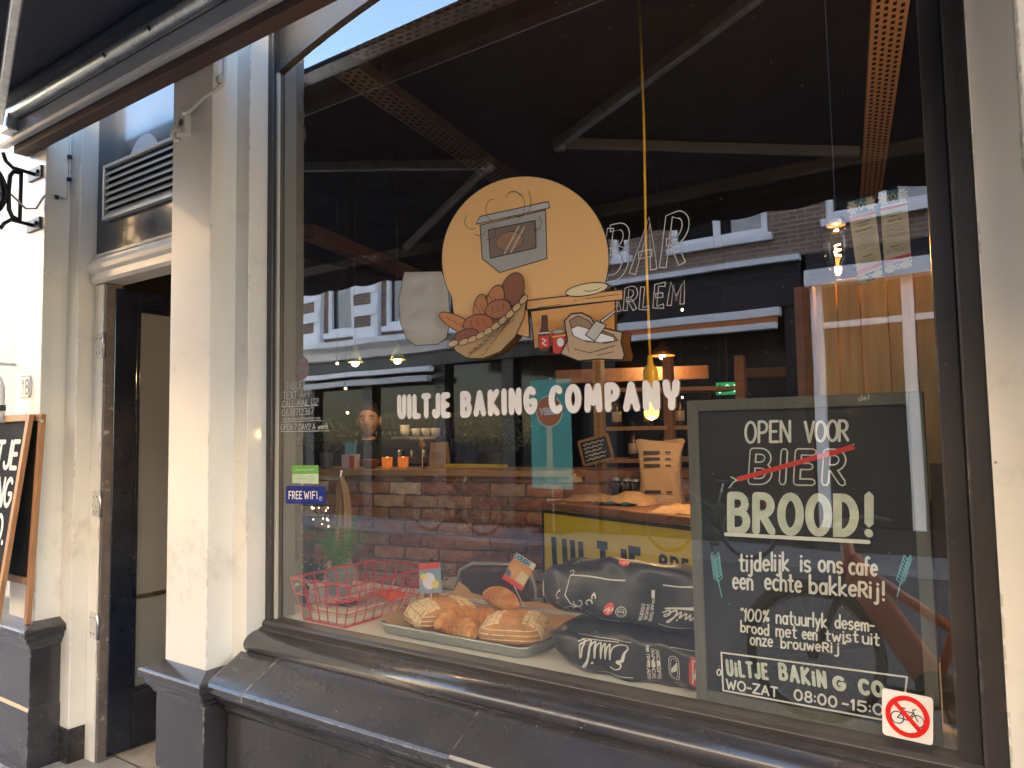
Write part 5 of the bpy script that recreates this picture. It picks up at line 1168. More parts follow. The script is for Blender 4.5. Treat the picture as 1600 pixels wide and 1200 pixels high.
MB().box(-.048, .048, -.03, .03, 0, .085).build('body', M('white carton', (.62, .52, .46), rough=.6), bx, bevel=.002)
MB().box(.012, .0485, -.0312, -.0302, .004, .078).build('red_print', M('red carton print', (.55, .06, .07)), bx)
bc = thing('blue_card', 'pale blue card standing on the red and white carton', 'card', (p.x, p.y, p.z + .086), rz=TH)
MB().prismx([(-.038, .0), (.036, .0), (.040, .078), (-.04, .076)], -.006, .006).build('card', M('pale blue card', (.16, .42, .62), rough=.5), bc)
cp = tag(MB().lathe([(.04, 0), (.06, .05), (.062, .052), (.056, .052), (.038, .006)], tuple(bt(578)), 20).build('copper_bowl', M('copper brown bowl', (.26, .10, .05), rough=.45, metal=.3), None, smooth=True), 'copper brown bowl on the bar beside the carton', 'bowl')
for px, lab in ((605, 'left one of two glowing orange candle glasses on the bar'), (630, 'right one of two glowing orange candle glasses on the bar')):
    q = bt(px); cg = thing('candle_glass', lab, 'candle', tuple(q), group='lit candles on the bar')
    part('glass', MB().lathe([(.024, 0), (.032, .01), (.034, .065), (.031, .065), (.028, .012)], tuple(q), 16), M('amber candle glass', (.25, .06, .01), rough=.2, emit=(1, .22, .02), estr=.05), cg, smooth=True)
    part('flame', MB().lathe([(.001, 0), (.007, .008), (.005, .018), (.0008, .032)], (q.x, q.y, q.z + .035), 8), M('candle flame', (1, .5, .1), emit=(1, .5, .12), estr=2), cg, smooth=True)
    part('wax', MB().lathe([(.026, 0), (.026, .02)], (q.x, q.y, q.z + .013), 14), M('candle wax', (.7, .55, .35), rough=.5), cg)
q = bt(655, 4.65); em_ = thing('coffee_machine', 'dark steel coffee machine behind the candles on the bar', 'coffee machine', tuple(q), rz=TH)
MB().box(-.16, .15, -.05, .15, .02, .17).build('body', M('dark steel', (.07, .07, .075), rough=.35, metal=.6), em_, bevel=.01)
MB().box(-.17, .16, -.07, .16, .172, .19).build('cup_tray', STEEL, em_, bevel=.004)
for k in range(3): MB().tube([(-.09 + .09 * k, -.05, .10), (-.09 + .09 * k, -.09, .095), (-.09 + .09 * k, -.09, .06)], .011, 8).build('group_head', STEEL, em_, smooth=True)
cupm = MB().lathe([(.018, 0), (.026, .012), (.033, .05), (.030, .05), (.022, .012)], (0, 0, 0), 14).mesh('cup', True); cupc = M('glazed white cup', (.62, .60, .55), rough=.25); cupm.materials.append(cupc)
for k, (dx, dz) in enumerate(((-.13, .1905), (-.045, .1905), (.03, .1905), (.10, .1905), (-.13, .215))):
    v_ = Vector((dx, .04, dz)); v_.rotate(Matrix.Rotation(TH, 3, 'Z')); o = bpy.data.objects.new('cup', cupm); COL.objects.link(o); o.location = q + v_
    tag(o, ('lower white cup of the stacked pair on the coffee machine', 'second white cup from the left on the coffee machine', 'third white cup from the left on the coffee machine', 'rightmost white cup on the coffee machine', 'upper white cup of the stacked pair on the coffee machine')[k], 'cup', 'cups on the coffee machine')
q = bt(660, 4.35); orn = thing('gold_ornament', 'small gold ornament on a thin stick on the bar', 'ornament', tuple(q))
part('stick', MB().tube([q, q + Vector((0, 0, .13))], .003, 6), M('brass', (.55, .36, .12), rough=.3, metal=1), orn)
part('foot', MB().lathe([(.025, 0), (.02, .006)], tuple(q), 14), M('brass', (0, 0, 0)), orn)
part('cluster', MB().ball(q + Vector((0, 0, .15)), .018, n=8, k=6).ball(q + Vector((.014, 0, .138)), .011, n=8, k=6).ball(q + Vector((-.014, 0, .14)), .011, n=8, k=6).ball(q + Vector((.0, 0, .168)), .010, n=8, k=6), M('brass', (0, 0, 0)), orn, smooth=True)
q = bt(687, 4.45); sb = thing('paper_bag', 'small kraft paper bag printed with arcs on the bar', 'bag', tuple(q), rz=TH)
MB().add([(-.06, -.03, 0), (.06, -.03, 0), (.06, .03, 0), (-.06, .03, 0), (-.056, -.012, .15), (.058, -.016, .148), (.056, .012, .152), (-.058, .014, .15)], [(0, 3, 2, 1), (4, 5, 6, 7), (0, 1, 5, 4), (1, 2, 6, 5), (2, 3, 7, 6), (3, 0, 4, 7)]).build('bag', KRAFT, sb)
i = Ink((0, -.032, .04), (1, 0, 0), (0, .11, 1), (0, -1, .11), lift=.001)
for r_ in (.022, .036, .05): i.stroke([(r_ * cos(radians(a)), r_ * sin(radians(a))) for a in range(20, 161, 14)], .003)
i.mb.build('arcs', BLACKP, sb)
q = bt(742, 4.3); tag(MB().box(q.x - .20, q.x + .20, q.y - .04, q.y + .05, q.z, q.z + .02).build('yellow_box', M('yellow cardboard', (.60, .45, .03), rough=.5), None, bevel=.002), 'flat yellow box lying on the bar top', 'box')
q = bt(722, 4.7); bc_ = thing('cloth_roll', 'dark navy cloth bundle behind the flat yellow box', 'cloth', tuple(q))
part('cloth', MB().grid(lambda u, v: Vector((q.x - .11 + .22 * u, q.y + .05 * sin(v * pi) + .012 * sin(u * 30), q.z + .24 * v - .02 * sin(u * 9))), 40, 6), M('navy cloth', (.012, .02, .06), rough=.8), bc_, smooth=True)
# taps
tp0, tp1 = at(562, 673, 6.0), at(806, 668, 6.35)
tp = thing('beer_tap_row', 'long row of small chrome beer taps on the dark back wall', 'beer taps', tuple((tp0 + tp1) / 2))
part('tap_board', MB().bar(tp0 + Vector((0, .03, -.03)), tp1 + Vector((0, .03, -.03)), .04, .34), M('black tap board', (.02, .02, .022), rough=.5), tp)
tmesh = MB().tube([(0, 0, 0), (0, -.05, 0), (0, -.065, -.02), (0, -.065, -.06)], .010, 8).mesh('tap', True); tmesh.materials.append(STEEL)
hmesh = MB().lathe([(.006, 0), (.011, .02), (.013, .06), (.009, .085)], (0, -.05, .012), 8).mesh('tap_handle', True); hmesh.materials.append(BLACKM)
for k in range(26):
    l_ = tp0.lerp(tp1, (k + .5) / 26)
    a = piece(tmesh, 'tap', STEEL, tp, l_); a.matrix_parent_inverse = PW(tp).inverted()
    piece(hmesh, 'tap_handle', BLACKM, a, (0, 0, 0))
# pendant lamps
def bulbmat(name, col, s): return M(name, (.9, .7, .3), emit=col, estr=s)
pb = at(1018, 640, 3.0); CT = 3.455
pd = thing('pendant_bulb', 'yellow pendant lamp on a long yellow cord with a bare lit bulb', 'pendant lamp', tuple(pb))
yl = M('yellow lacquer', (.62, .42, .01), rough=.3)
ctop = Vector((pb.x - .0, pb.y, CT))
part('cord', MB().tube([ctop, pb.lerp(ctop, .66) + Vector((.004, 0, 0)), pb.lerp(ctop, .4) - Vector((.004, 0, 0)), pb + Vector((0, 0, .19))], .0055, 8), yl, pd, smooth=True)
part('socket', MB().lathe([(.010, .225), (.012, .20), (.014, .185), (.028, .17), (.031, .155), (.031, .045), (.024, .035)], tuple(pb), 18), yl, pd, smooth=True)
part('bulb', MB().lathe([(.013, .036), (.016, .03), (.026, .012), (.031, -.008), (.029, -.024), (.020, -.036), (.002, -.042)], tuple(pb), 18), M('amber bulb glass', (1, .6, .15), rough=.1, emit=(1, .50, .10), estr=.35), pd, smooth=True)
part('filament', MB().tube([pb + Vector((.012 * cos(k * 1.9), .012 * sin(k * 1.9), .02 - .006 * k)) for k in range(8)], .0035, 6), bulbmat('filament', (1, .78, .42), 6), pd)
add_lamp(pd, 'bulb_light', pb + Vector((0, 0, -.06)), .85, WARM, .03)
def shade_lamp(label, px, py, d, energy, col, shade, r=.09, group='shaded pendants inside'):
    c = at(px, py, d); t = thing('shade_pendant', label, 'pendant lamp', tuple(c), group)
    part('cord', MB().tube([(c.x, c.y, CT), (c.x, c.y, c.z + .10)], .004, 6), BLACKM, t)
    part('shade', MB().lathe([(.018, .10), (.022, .075), (r * .6, .05), (r, 0), (r * .97, 0), (r * .58, .046), (.018, .07)], tuple(c), 20), shade, t, smooth=True)
    part('bulb', MB().ball(c + Vector((0, 0, -.002)), .026, n=10, k=8), bulbmat('warm bulb %d' % px, col, 1), t, smooth=True)
    if energy: add_lamp(t, 'shade_light', c + Vector((0, 0, -.05)), energy, WARM, .03)
COPS = M('copper shade', (.45, .20, .09), rough=.3, metal=.8); GRNS = M('green glass shade', (.16, .22, .07), rough=.15, coat=.5)
shade_lamp('copper shaded pendant glowing behind the yellow cord', 1035, 556, 5.2, 1.3, (1, .55, .18), COPS)
shade_lamp('left one of two green glass pendants over the bar', 555, 566, 4.6, .4, (.9, .8, .4), GRNS, .05)
shade_lamp('right one of two green glass pendants over the bar', 621, 562, 4.6, .4, (.9, .8, .4), GRNS, .05)
for k, (px, py, d, lab) in enumerate(((527, 568, 5.6, 'tiny warm spot light beside the left green pendant'), (540, 607, 5.6, 'tiny warm spot light above the person at the bar'), (543, 645, 5.4, 'tiny warm spot light by the face of the person at the bar'),
                                      (1066, 621, 6.6, 'tiny warm spot light left of the green exit sign'), (1125, 612, 6.6, 'tiny warm spot light at the edge of the green exit sign'), (1066, 484, 5.5, 'tiny warm spot light under the outlined letters'))):
    c = at(px, py, d); t = thing('spot_lamp', lab, 'spot lamp', tuple(c), 'little warm spots inside')
    part('bulb', MB().ball(c, .010, n=8, k=6), bulbmat('spot bulb', (1, .66, .3), 1.5), t, smooth=True)
    part('holder', MB().lathe([(.012, .012), (.014, .05), (.006, .06)], tuple(c), 10), BLACKM, t, smooth=True)
    part('cord', MB().tube([c + Vector((0, 0, .06)), (c.x, c.y, CT)], .002, 5), BLACKM, t)
ex = at(1137, 607, 7.2); exs = thing('exit_sign', 'small lit green exit sign far back in the shop', 'exit sign', tuple(ex), rz=TH)
MB().box(-.11, .11, -.02, .02, -.06, .06).build('case', M('green sign light', (.02, .35, .12), emit=(.02, .5, .16), estr=.06), exs, bevel=.004)
i = Ink((0, -.021, 0), (1, 0, 0), (0, 0, 1), (0, -1, 0)); i.stroke([(-.02, -.03), (-.02, .02), (.0, .035), (.02, .02)], .012); i.stroke([(.07, -.04), (.07, .04)], .02, cap=0); i.mb.build('pictogram', M('sign white', (.8, .9, .8), emit=(.6, 1, .7), estr=.12), exs)
MB().box(-.004, .004, -.004, .004, .06, CT - ex.z).build('hanger', BLACKM, exs)
# amber glass lamp in the window
al = at(1308, 395, 2.25); gl_ = thing('amber_glass_lamp', 'clear tapered glass lamp with amber glow left of the menu cards', 'pendant lamp', tuple(al))
part('glass', MB().lathe([(.030, .085), (.040, .06), (.044, .03), (.042, .0), (.034, -.03), (.020, -.055), (.010, -.075), (.007, -.11), (.010, -.125)], tuple(al), 20), glass_mat('thin lamp glass', .06, (.98, .93, .86)), gl_, smooth=True)
part('filament', MB().tube([al + Vector((.010 * cos(k * 2.1), .010 * sin(k * 2.1), -.01 + .006 * k)) for k in range(7)], .0028, 6), bulbmat('amber filament', (1, .42, .10), 2.5), gl_)
part('cord', MB().tube([al + Vector((0, 0, .11)), (al.x, al.y, CT)], .002, 6), BLACKM, gl_)
part('cap', MB().lathe([(.006, .115), (.022, .105), (.029, .085)], tuple(al), 16), STEEL, gl_, smooth=True)
add_lamp(gl_, 'amber_light', al + Vector((0, .0, -.02)), 2.8, (1, .50, .16), .02)
# perforated cable trays on the ceiling
def cable_tray(label, a, b, w, mt, group='perforated trays on the ceiling'):
    a, b = Vector(a), Vector(b); t = thing('cable_tray', label, 'cable tray', tuple(a), group); d = (b - a); Ln = d.length; d.normalize(); sx = Vector((d.y, -d.x, 0)).normalized()
    mb = MB(); n = int(Ln / .05); strips = 9; sw = w / strips
    def pt(l, s, z=0): return a + d * l + sx * s + Vector((0, 0, z))
    for j in range(strips):
        s0, s1 = -w / 2 + j * sw, -w / 2 + (j + 1) * sw
        if j % 2 == 0: mb.add([pt(0, s0), pt(Ln, s0), pt(Ln, s1), pt(0, s1)], [(0, 1, 2, 3)])
        else:
            for k in range(n):
                l0 = k * Ln / n + (.5 * Ln / n if j % 4 == 1 else 0); mb.add([pt(l0, s0), pt(l0 + .45 * Ln / n, s0), pt(l0 + .45 * Ln / n, s1), pt(l0, s1)], [(0, 1, 2, 3)])
    for s in (-w / 2, w / 2): mb.add([pt(0, s), pt(Ln, s), pt(Ln, s, .06), pt(0, s, .06)], [(0, 1, 2, 3)])
    part('tray', mb, mt, t)
    for l in (.3, Ln - .3): part('hanger_rod', MB().tube([pt(l, 0, .001), (pt(l, 0).x, pt(l, 0).y, CT)], .005, 6), STEEL, t)
TRAYM = M('dimmed galvanised tray', (.10, .075, .058), rough=.45, metal=.3, var=.15, scale=14)  # dimness put into the colour, dark brown copy of the tray metal
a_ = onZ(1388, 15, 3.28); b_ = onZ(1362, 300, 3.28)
cable_tray('perforated cable tray lit orange at the upper right of the window', a_ - ID * .6, b_ + ID * .2, .135, M('tray tinted as lamplit', (.62, .40, .24), rough=.5, metal=.15, var=.12, scale=14))  # orange lamplight put into the colour of this lighter tray copy
a_ = onZ(540, 112, 3.28); b_ = onZ(775, 270, 3.28)
cable_tray('dim perforated cable tray running back above the orange sticker', a_, b_ + ID * 1.6, .15, TRAYM)
cable_tray('dim perforated cable tray running along behind the window head', (-2.40, .34, 3.33), (-.2, .44, 3.33), .13, TRAYM)
# beams
for lab, p, q, h, w in (('orange brown beam end running across above the yellow counter', at(868, 590, 5.4), at(1104, 582, 5.4), .10, .12), ('dark red brown beam further back left of the wooden planks', at(1150, 584, 6.6), at(1226, 582, 6.6), .09, .10)):
    tag(MB().bar(p, q, w, h).build('ceiling_beam', WOODD, None, bevel=.004), lab, 'beam')
a_ = onZ(480, 362, 2.75); b_ = onZ(650, 432, 2.75)
tag(MB().bar(a_, b_, .09, .08).build('ceiling_beam', M('dark red brown beam', (.06, .022, .014), rough=.6, var=.3), None, bevel=.004), 'red brown beam running back at the upper left of the window', 'beam')
# rack with bottles behind the counter
r0 = at(940, 770, 4.5); r1 = at(1050, 770, 4.5)
rk = thing('wooden_rack', 'open wooden rack with posts and shelves behind the counter', 'rack', (r0.x, r0.y, .03))
dirx = (r1 - r0); dirx.z = 0; Lr = dirx.length; dirx.normalize(); back = Vector((-dirx.y, dirx.x, 0))
for k, p in enumerate((r0, r1, r1 + dirx * .45)):
    part('post', MB().box(p.x - .028, p.x + .028, p.y - .028, p.y + .028, .03, 2.06), WOODS if k == 0 else WOODD, rk, bevel=.003)
for z in (1.62, 1.42, 1.86):
    for off in (.05, .20): part('shelf', MB().bar((r0.x + dirx.x * .03 + back.x * off, r0.y + back.y * off + dirx.y * .03, z), (r0 + dirx * (Lr + .42)).xyz * 0 + Vector(((r0 + dirx * (Lr + .42)).x + back.x * off, (r0 + dirx * (Lr + .42)).y + back.y * off, z)), .14, .024), WOODD, rk)
btl = MB().lathe([(.028, 0), (.03, .004), (.03, .12), (.026, .145), (.012, .175), (.011, .215), (.013, .22), (.012, .228)], (0, 0, 0), 14).mesh('glass_body', True); btl.materials.append(M('brown bottle glass', (.05, .02, .01), rough=.12, coat=.5))
lbl = MB().lathe([(.0306, .03), (.0306, .095)], (0, 0, 0), 14).mesh('label', True); lbl.materials.append(M('bottle label', (.5, .42, .3), rough=.5))
spots = ['first', 'second', 'third', 'fourth', 'fifth', 'sixth', 'seventh']
for k in range(7):
    p = r0 + dirx * (.12 + .10 * k) + back * .10; bo = thing('beer_bottle', '%s brown beer bottle from the left on the wooden rack' % spots[k], 'bottle', (p.x, p.y, 1.4325 if k % 2 else 1.6325), 'bottles on the rack')
    piece(btl, 'glass_body', None, bo, (0, 0, 0)); piece(lbl, 'label', None, bo, (0, 0, 0))
# small chalkboard tied to the rack post
i0 = Ink(at(931, 703, 4.35), (cos(radians(4)), .1, 0), (0, 0, 1), (.1, -1, 0))
scb = thing('small_chalkboard', 'small tilted wood framed chalkboard hanging on the rack post', 'chalkboard', tuple(at(931, 703, 4.35)))
def pl(u, v, o=0): 
    a = radians(14); x, y = u * cos(a) - v * sin(a), u * sin(a) + v * cos(a); return i0.O + i0.U * x + i0.V * y + i0.N * o
hw, hh = .094, .072
part('slate', MB().add([pl(-hw, -hh), pl(hw, -hh), pl(hw, hh), pl(-hw, hh)], [(0, 1, 2, 3)]), M('slate', (.015, .016, .017), rough=.5), scb)
for a, b in (((-hw, -hh), (hw, -hh)), ((hw, -hh), (hw, hh)), ((hw, hh), (-hw, hh)), ((-hw, hh), (-hw, -hh))): part('frame_strip', MB().bar(pl(*a, .002), pl(*b, .002), .014, .014, up=(0, -1, 0)), WOODS, scb)
i = Ink(i0.O, pl(1, 0) - i0.O, pl(0, 1) - i0.O, i0.N, lift=.0012)
for k in range(5): i.stroke([(-.075 + .006 * j, .046 - .023 * k + .006 * sin(j * (2.1 + .3 * k)) + .003 * sin(j * 5.3)) for j in range(24 - 2 * (k % 3))], .0036)
i.build('scribble', CHALK, scb)
# counter with the yellow sign
f0 = at(850, 785, 3.55); rr_ = ray(-30, 690); cdx = Vector((-rr_.x, -rr_.y, 0)).normalized(); cbk = Vector((-cdx.y, cdx.x, 0))
ZC = f0.z
ct = thing('serving_counter', 'serving counter with wooden top faced with a yellow sign board', 'counter', (f0.x, f0.y, .03))
def cq(u, v, z): return Vector((f0.x, f0.y, 0)) + cdx * u + cbk * v + Vector((0, 0, z))
def cbox(u0, u1, v0, v1, z0, z1): return MB().add([cq(u0, v0, z0), cq(u1, v0, z0), cq(u1, v1, z0), cq(u0, v1, z0), cq(u0, v0, z1), cq(u1, v0, z1), cq(u1, v1, z1), cq(u0, v1, z1)], [(0, 3, 2, 1), (4, 5, 6, 7), (0, 1, 5, 4), (1, 2, 6, 5), (2, 3, 7, 6), (3, 0, 4, 7)])
part('carcass', cbox(.01, 1.3, .012, .5, .03, ZC - .03), M('dark counter board', (.03, .027, .024), rough=.6), ct)
part('counter_top', cbox(-.01, 1.32, -.012, .52, ZC - .028, ZC + .004), WOODD, ct, bevel=.003)
part('sign_board', cbox(.0, 1.3, -.006, .011, .35, ZC - .030), M('yellow sign board', (.70, .55, .025), rough=.4, var=.06, scale=3), ct)
part('sign_edge', cbox(-.004, 1.3, -.010, -.0065, ZC - .048, ZC - .032), BLACKP, ct)
part('sign_edge', cbox(-.006, .004, -.010, -.0065, .35, ZC - .049), BLACKP, ct)
ik = Ink(cq(0, -.0065, 0), cdx, (0, 0, 1), -cbk, lift=.001)
ik.text('UILTJE', (868, 893), (1004, 916), (-3, -54), .036, gap=.42, cap=0); ik.text('BREWERY', (1032, 892), (1150, 915), (0, -24), .0155, gap=.42, cap=0); ik.build('sign_lettering', BLACKP, ct)
# on the counter
def con(px, v=.2):      # point on the counter top under photo column px
    best = min((cq(u / 100, v, ZC + .0045) for u in range(0, 125)), key=lambda p: abs((lambda w: 800 + F_PX * w.dot(RIGHT) / w.dot(FWD))(p - CAM) - px)); return best
q = con(1035, .34); kb = thing('tall_paper_bag', 'tall kraft paper sack with black stripes standing on the counter', 'bag', tuple(q), rz=radians(12))
kg = MB(); 
def kfn(u, v):
    th = 2 * pi * v; e = .55; c_, s_ = cos(th), sin(th); w = 1 - .10 * sin(u * pi) + (.0 if u < .8 else (u - .8) * .5); dp = (1 - .9 * max(0, u - .7) / .3)
    return Vector((.105 * w * math.copysign(abs(c_) ** e, c_), .055 * dp * math.copysign(abs(s_) ** e, s_) + .004 * sin(9 * u + 5 * th), .285 * u + .012 * sin(2 * th) * u))
kg.grid(kfn, 16, 28, True).build('sack', M('grey kraft sack', (.25, .175, .11), rough=.8, var=.12, scale=9, bump=.4, bscale=14), kb, smooth=True)
i = Ink((0, -.060, 0), (1, 0, 0), (0, 0, 1), (0, -1, 0), lift=.003)
for z in (.235, .205, .175, .055): i.stroke([(-.065, z), (.01, z)], .014, cap=0); i.stroke([(.035, z), (.06, z)], .008, cap=0)
i.mb.build('stripes', BLACKP, kb)
for k, (px, v, w, h, lab) in enumerate(((925, .2, .13, .035, 'crumpled flat kraft bag at the left of the counter top'), (985, .22, .12, .055, 'crumpled kraft bag in the middle of the counter top'), (1068, .12, .11, .03, 'folded kraft bag at the right of the counter, by the chalkboard'))):
    q = con(px, v); t = thing('kraft_bag', lab, 'bag', tuple(q), 'crumpled kraft bags on the counter'); rn = random.Random(k); ph = [rn.uniform(0, 6) for _ in range(4)]
    MB().grid(lambda u, vv: Vector(((u - .5) * 2 * w, (vv - .5) * .2, max(.001, h * (sin(pi * u) * sin(pi * vv)) ** .5 + .005 * sin(9 * u + ph[0] + 4 * vv) * sin(7 * vv + ph[1]) + .002 * sin(23 * u + 11 * vv)))), 22, 14).build('paper', KRAFT, t, smooth=True)
    MB().grid(lambda u, vv: Vector(((u - .5) * 1.9 * w, (vv - .5) * .19, .0005)), 2, 2).build('underside', KRAFT, t)
q = con(960, .10); tag(MB().grid(lambda u, v: Vector((q.x - .10 + .2 * u, q.y - .03 + .08 * v, q.z + .004 + .012 * abs(sin(8 * u + 3 * v)))), 14, 6).build('teal_cloth', M('teal cloth', (.01, .08, .10), rough=.8), None, smooth=True), 'dark teal cloth lying on the counter edge', 'cloth')
for k, (px, lab) in enumerate(((966, 'left dark jar of the three beside the striped paper sack'), (982, 'middle dark jar of the three beside the striped paper sack'), (998, 'right dark jar of the three beside the striped paper sack'))):
    q = con(px, .40); t = thing('jar', lab, 'jar', tuple(q), 'jars on the counter')
    part('glass_body', MB().lathe([(.03, 0), (.034, .006), (.034, .07), (.028, .085)], tuple(q), 14), M('dark jar glass', (.02, .018, .02), rough=.1, coat=.6), t, smooth=True); part('lid', MB().lathe([(.030, .086), (.030, .10), (.028, .102)], tuple(q), 14), STEEL, t)
# apron hanging at the left
ap = at(533, 745, 3.75); an_ = thing('kraft_apron', 'brown canvas apron hanging from a hook before the brick bar', 'apron', (ap.x, ap.y, 1.0), rz=radians(18))
prof = [(0, .012), (.05, .035), (.20, .05), (.36, .058), (.43, .075), (.47, .115), (.62, .125), (.80, .125)]
def apf(u, v):
    z = v * .80
    for (a, wa), (b, wb) in zip(prof, prof[1:]):
        if a <= z <= b + 1e-6: w = wa + (wb - wa) * (z - a) / (b - a); break
    x = (u - .5) * 2 * w
    return Vector((x + .012 * sin(z * 9), .022 * sin(u * 14 + z * 3) * (1 - .5 * v) + .02 * sin(u * 5), -z))
o = MB().grid(apf, 30, 40).build('cloth', M('brown canvas', (.46, .32, .18), rough=.85, var=.12, scale=12, bump=.3, bscale=80), an_, smooth=True); o.location = (0, 0, ap.z - 1.0 + .0)
o2 = MB().tube([(0, .01, ap.z - 1.0 + .03), (0, -.005, ap.z - 1.0 - .005), (0, -.015, ap.z - 1.0 + .005)], .005, 6).build('hook', STEEL, an_)
i = Ink((0, -.03, ap.z - 1.0 - .56), (1, 0, 0), (0, 0, 1), (0, -1, 0), lift=.004)
for k, ch_ in enumerate('BREWERY'):
    a = radians(150 - 20 * k); st, tw = layout(ch_)
    for s in st: i.stroke([(.075 * cos(a) + (x - tw / 2) * .018 * sin(a) + (y) * .018 * cos(a), .075 * sin(a) - (x - tw / 2) * .018 * cos(a) + y * .018 * sin(a)) for x, y in s], .0028)
i.stroke([(.068 * cos(radians(a)), .068 * sin(radians(a))) for a in range(20, 161, 10)], .002); i.mb.build('emblem', BLACKP, an_)
# fairy lights
fl = thing('fairy_lights', 'tangle of tiny warm fairy lights beside the hanging apron', 'fairy lights', tuple(at(495, 810, 3.5)))
rn = random.Random(4); fpts = [at(rn.uniform(482, 516), rn.uniform(790, 830), 3.5 + rn.uniform(-.05, .05)) for _ in range(14)]
part('wire', MB().tube(fpts, .0012, 5), BLACKM, fl)
fb = MB().ball((0, 0, 0), .0032, n=6, k=5).mesh('bulb'); fb.materials.append(bulbmat('fairy bulb', (1, .72, .4), 1.5))
for p in fpts: o = piece(fb, 'bulb', None, fl, p); o.matrix_parent_inverse = PW(fl).inverted()
# plants on the shelf at the left
q = onZ(505, 958, SZ); fern_p = Vector((-2.60, .46, SZ))
fr = thing('fern', 'green fern in a grey pot behind the red wire basket', 'plant', tuple(fern_p))
MB().lathe([(.05, 0), (.068, .10), (.062, .10), (.058, .09), (.001, .088)], (0, 0, 0), 20).build('pot', M('grey zinc pot', (.30, .31, .31), rough=.5, metal=.2), fr)
rn = random.Random(9); mb = MB()
for k in range(46):
    a = rn.uniform(0, 2 * pi); up_ = rn.uniform(.18, .32); out = rn.uniform(.08, .27); P_ = [Vector((cos(a) * out * t_, sin(a) * out * t_ * .7, .09 + up_ * (t_ * 1.6 - .75 * t_ * t_))) for t_ in [j / 13 for j in range(14)]]
    for j in range(2, 13):
        d = (P_[j + 1] - P_[j - 1]).normalized(); s_ = d.cross(Vector((0, 0, 1))).normalized(); l_ = .040 * (1 - abs(j / 13 - .35) * 1.1)
        for sg_ in (-1, 1): mb.add([P_[j], P_[j] + s_ * sg_ * l_ * .6 + d * .010 - Vector((0, 0, .003)), P_[j] + s_ * sg_ * l_ + d * .014 - Vector((0, 0, .008)), P_[j] + s_ * sg_ * l_ * .5 + d * .001], [(0, 1, 2), (0, 2, 3)])
mb.build('fronds', LG, fr)
pot_plant('trailing_plant', 'small leafy dark green plant at the far left of the window display', Vector((-2.60, .24, SZ)), .036, .07, .13, 460, M('mid green leaf', (.03, .085, .02), rough=.5, var=.4, scale=9), POTD, 6, leafl=.028)
pot_plant('succulent', 'little grey green succulent beside the books in the window', Vector((-2.13, .56, SZ)), .04, .08, .10, 200, M('grey green leaf', (.06, .11, .07), rough=.5, var=.3), M('terracotta pot', (.32, .13, .07), rough=.8), 8, leafl=.03)
# metal chair behind the tray
cc = at(772, 925, 3.45); chr_ = thing('metal_chair', 'grey metal chair with a rounded tube back behind the bread tray', 'chair', (cc.x, cc.y, .03), rz=radians(25))
gmz = M('grey tube steel', (.30, .30, .29), rough=.35, metal=.6)
ZT = at(772, 884, 3.45).z
MB().tube([(-.19, 0, .45), (-.19, .03, ZT - .14), (-.165, .03, ZT - .06), (-.11, .03, ZT - .03), (.11, .03, ZT - .03), (.165, .03, ZT - .06), (.19, .03, ZT - .14), (.19, 0, .45)], .012, 10).build('back_frame', gmz, chr_, smooth=True)
MB().box(-.165, .165, .024, .036, ZT - .40, ZT - .06).build('backrest', M('dark brown leather', (.035, .022, .018), rough=.5), chr_, bevel=.01)
MB().box(-.20, .20, -.40, .0, .43, .46).build('seat', M('dark brown leather', (0, 0, 0)), chr_, bevel=.012)
for sx_ in (-1, 1):
    for yy_ in (-.37, .0): MB().tube([(sx_ * .18, yy_, .43), (sx_ * .20, yy_ + (.05 if yy_ == 0 else -.03), 0)], .012, 8).build('leg', gmz, chr_, smooth=True)
# wooden plank board on a post at the right of the display
PY = .26
pk = thing('plank_board', 'upright board of pale pine planks on a post at the right of the window', 'board', (-.25, PY, SZ))
xa, xb = onY(1280, 600, PY).x, -.125; zt_, zb_ = onY(1380, 430, PY).z, onY(1480, 784, PY).z
edges = [xa, onY(1313, 600, PY).x, onY(1350, 600, PY).x, onY(1393, 600, PY).x, onY(1436, 600, PY).x, onY(1470, 600, PY).x, xb]
for k in range(6): part('plank', MB().box(edges[k] + .0012, edges[k + 1] - .0012, PY + random.uniform(0, .004), PY + .02, zb_, zt_ + random.uniform(-.004, .004)), WOOD, pk, bevel=.0015)
part('batten', MB().box(xa + .01, xb - .005, PY + .0205, PY + .045, zt_ - .12, zt_ - .06), WOOD, pk); part('batten', MB().box(xa + .01, xb - .005, PY + .0205, PY + .045, zb_ + .05, zb_ + .11), WOOD, pk)
xe = onY(1247, 600, PY).x
part('edge_post', MB().box(xe, xa - .006, PY - .004, PY + .05, SZ, zt_ - .005), WOODD, pk, bevel=.002)
part('foot_post', MB().box(-.178, -.150, PY - .07, PY - .03, SZ, zb_ + .1), M('raw post wood', (.26, .17, .09), rough=.7, var=.3, scale=7, aniso=(9, 9, 1)), pk, bevel=.002)

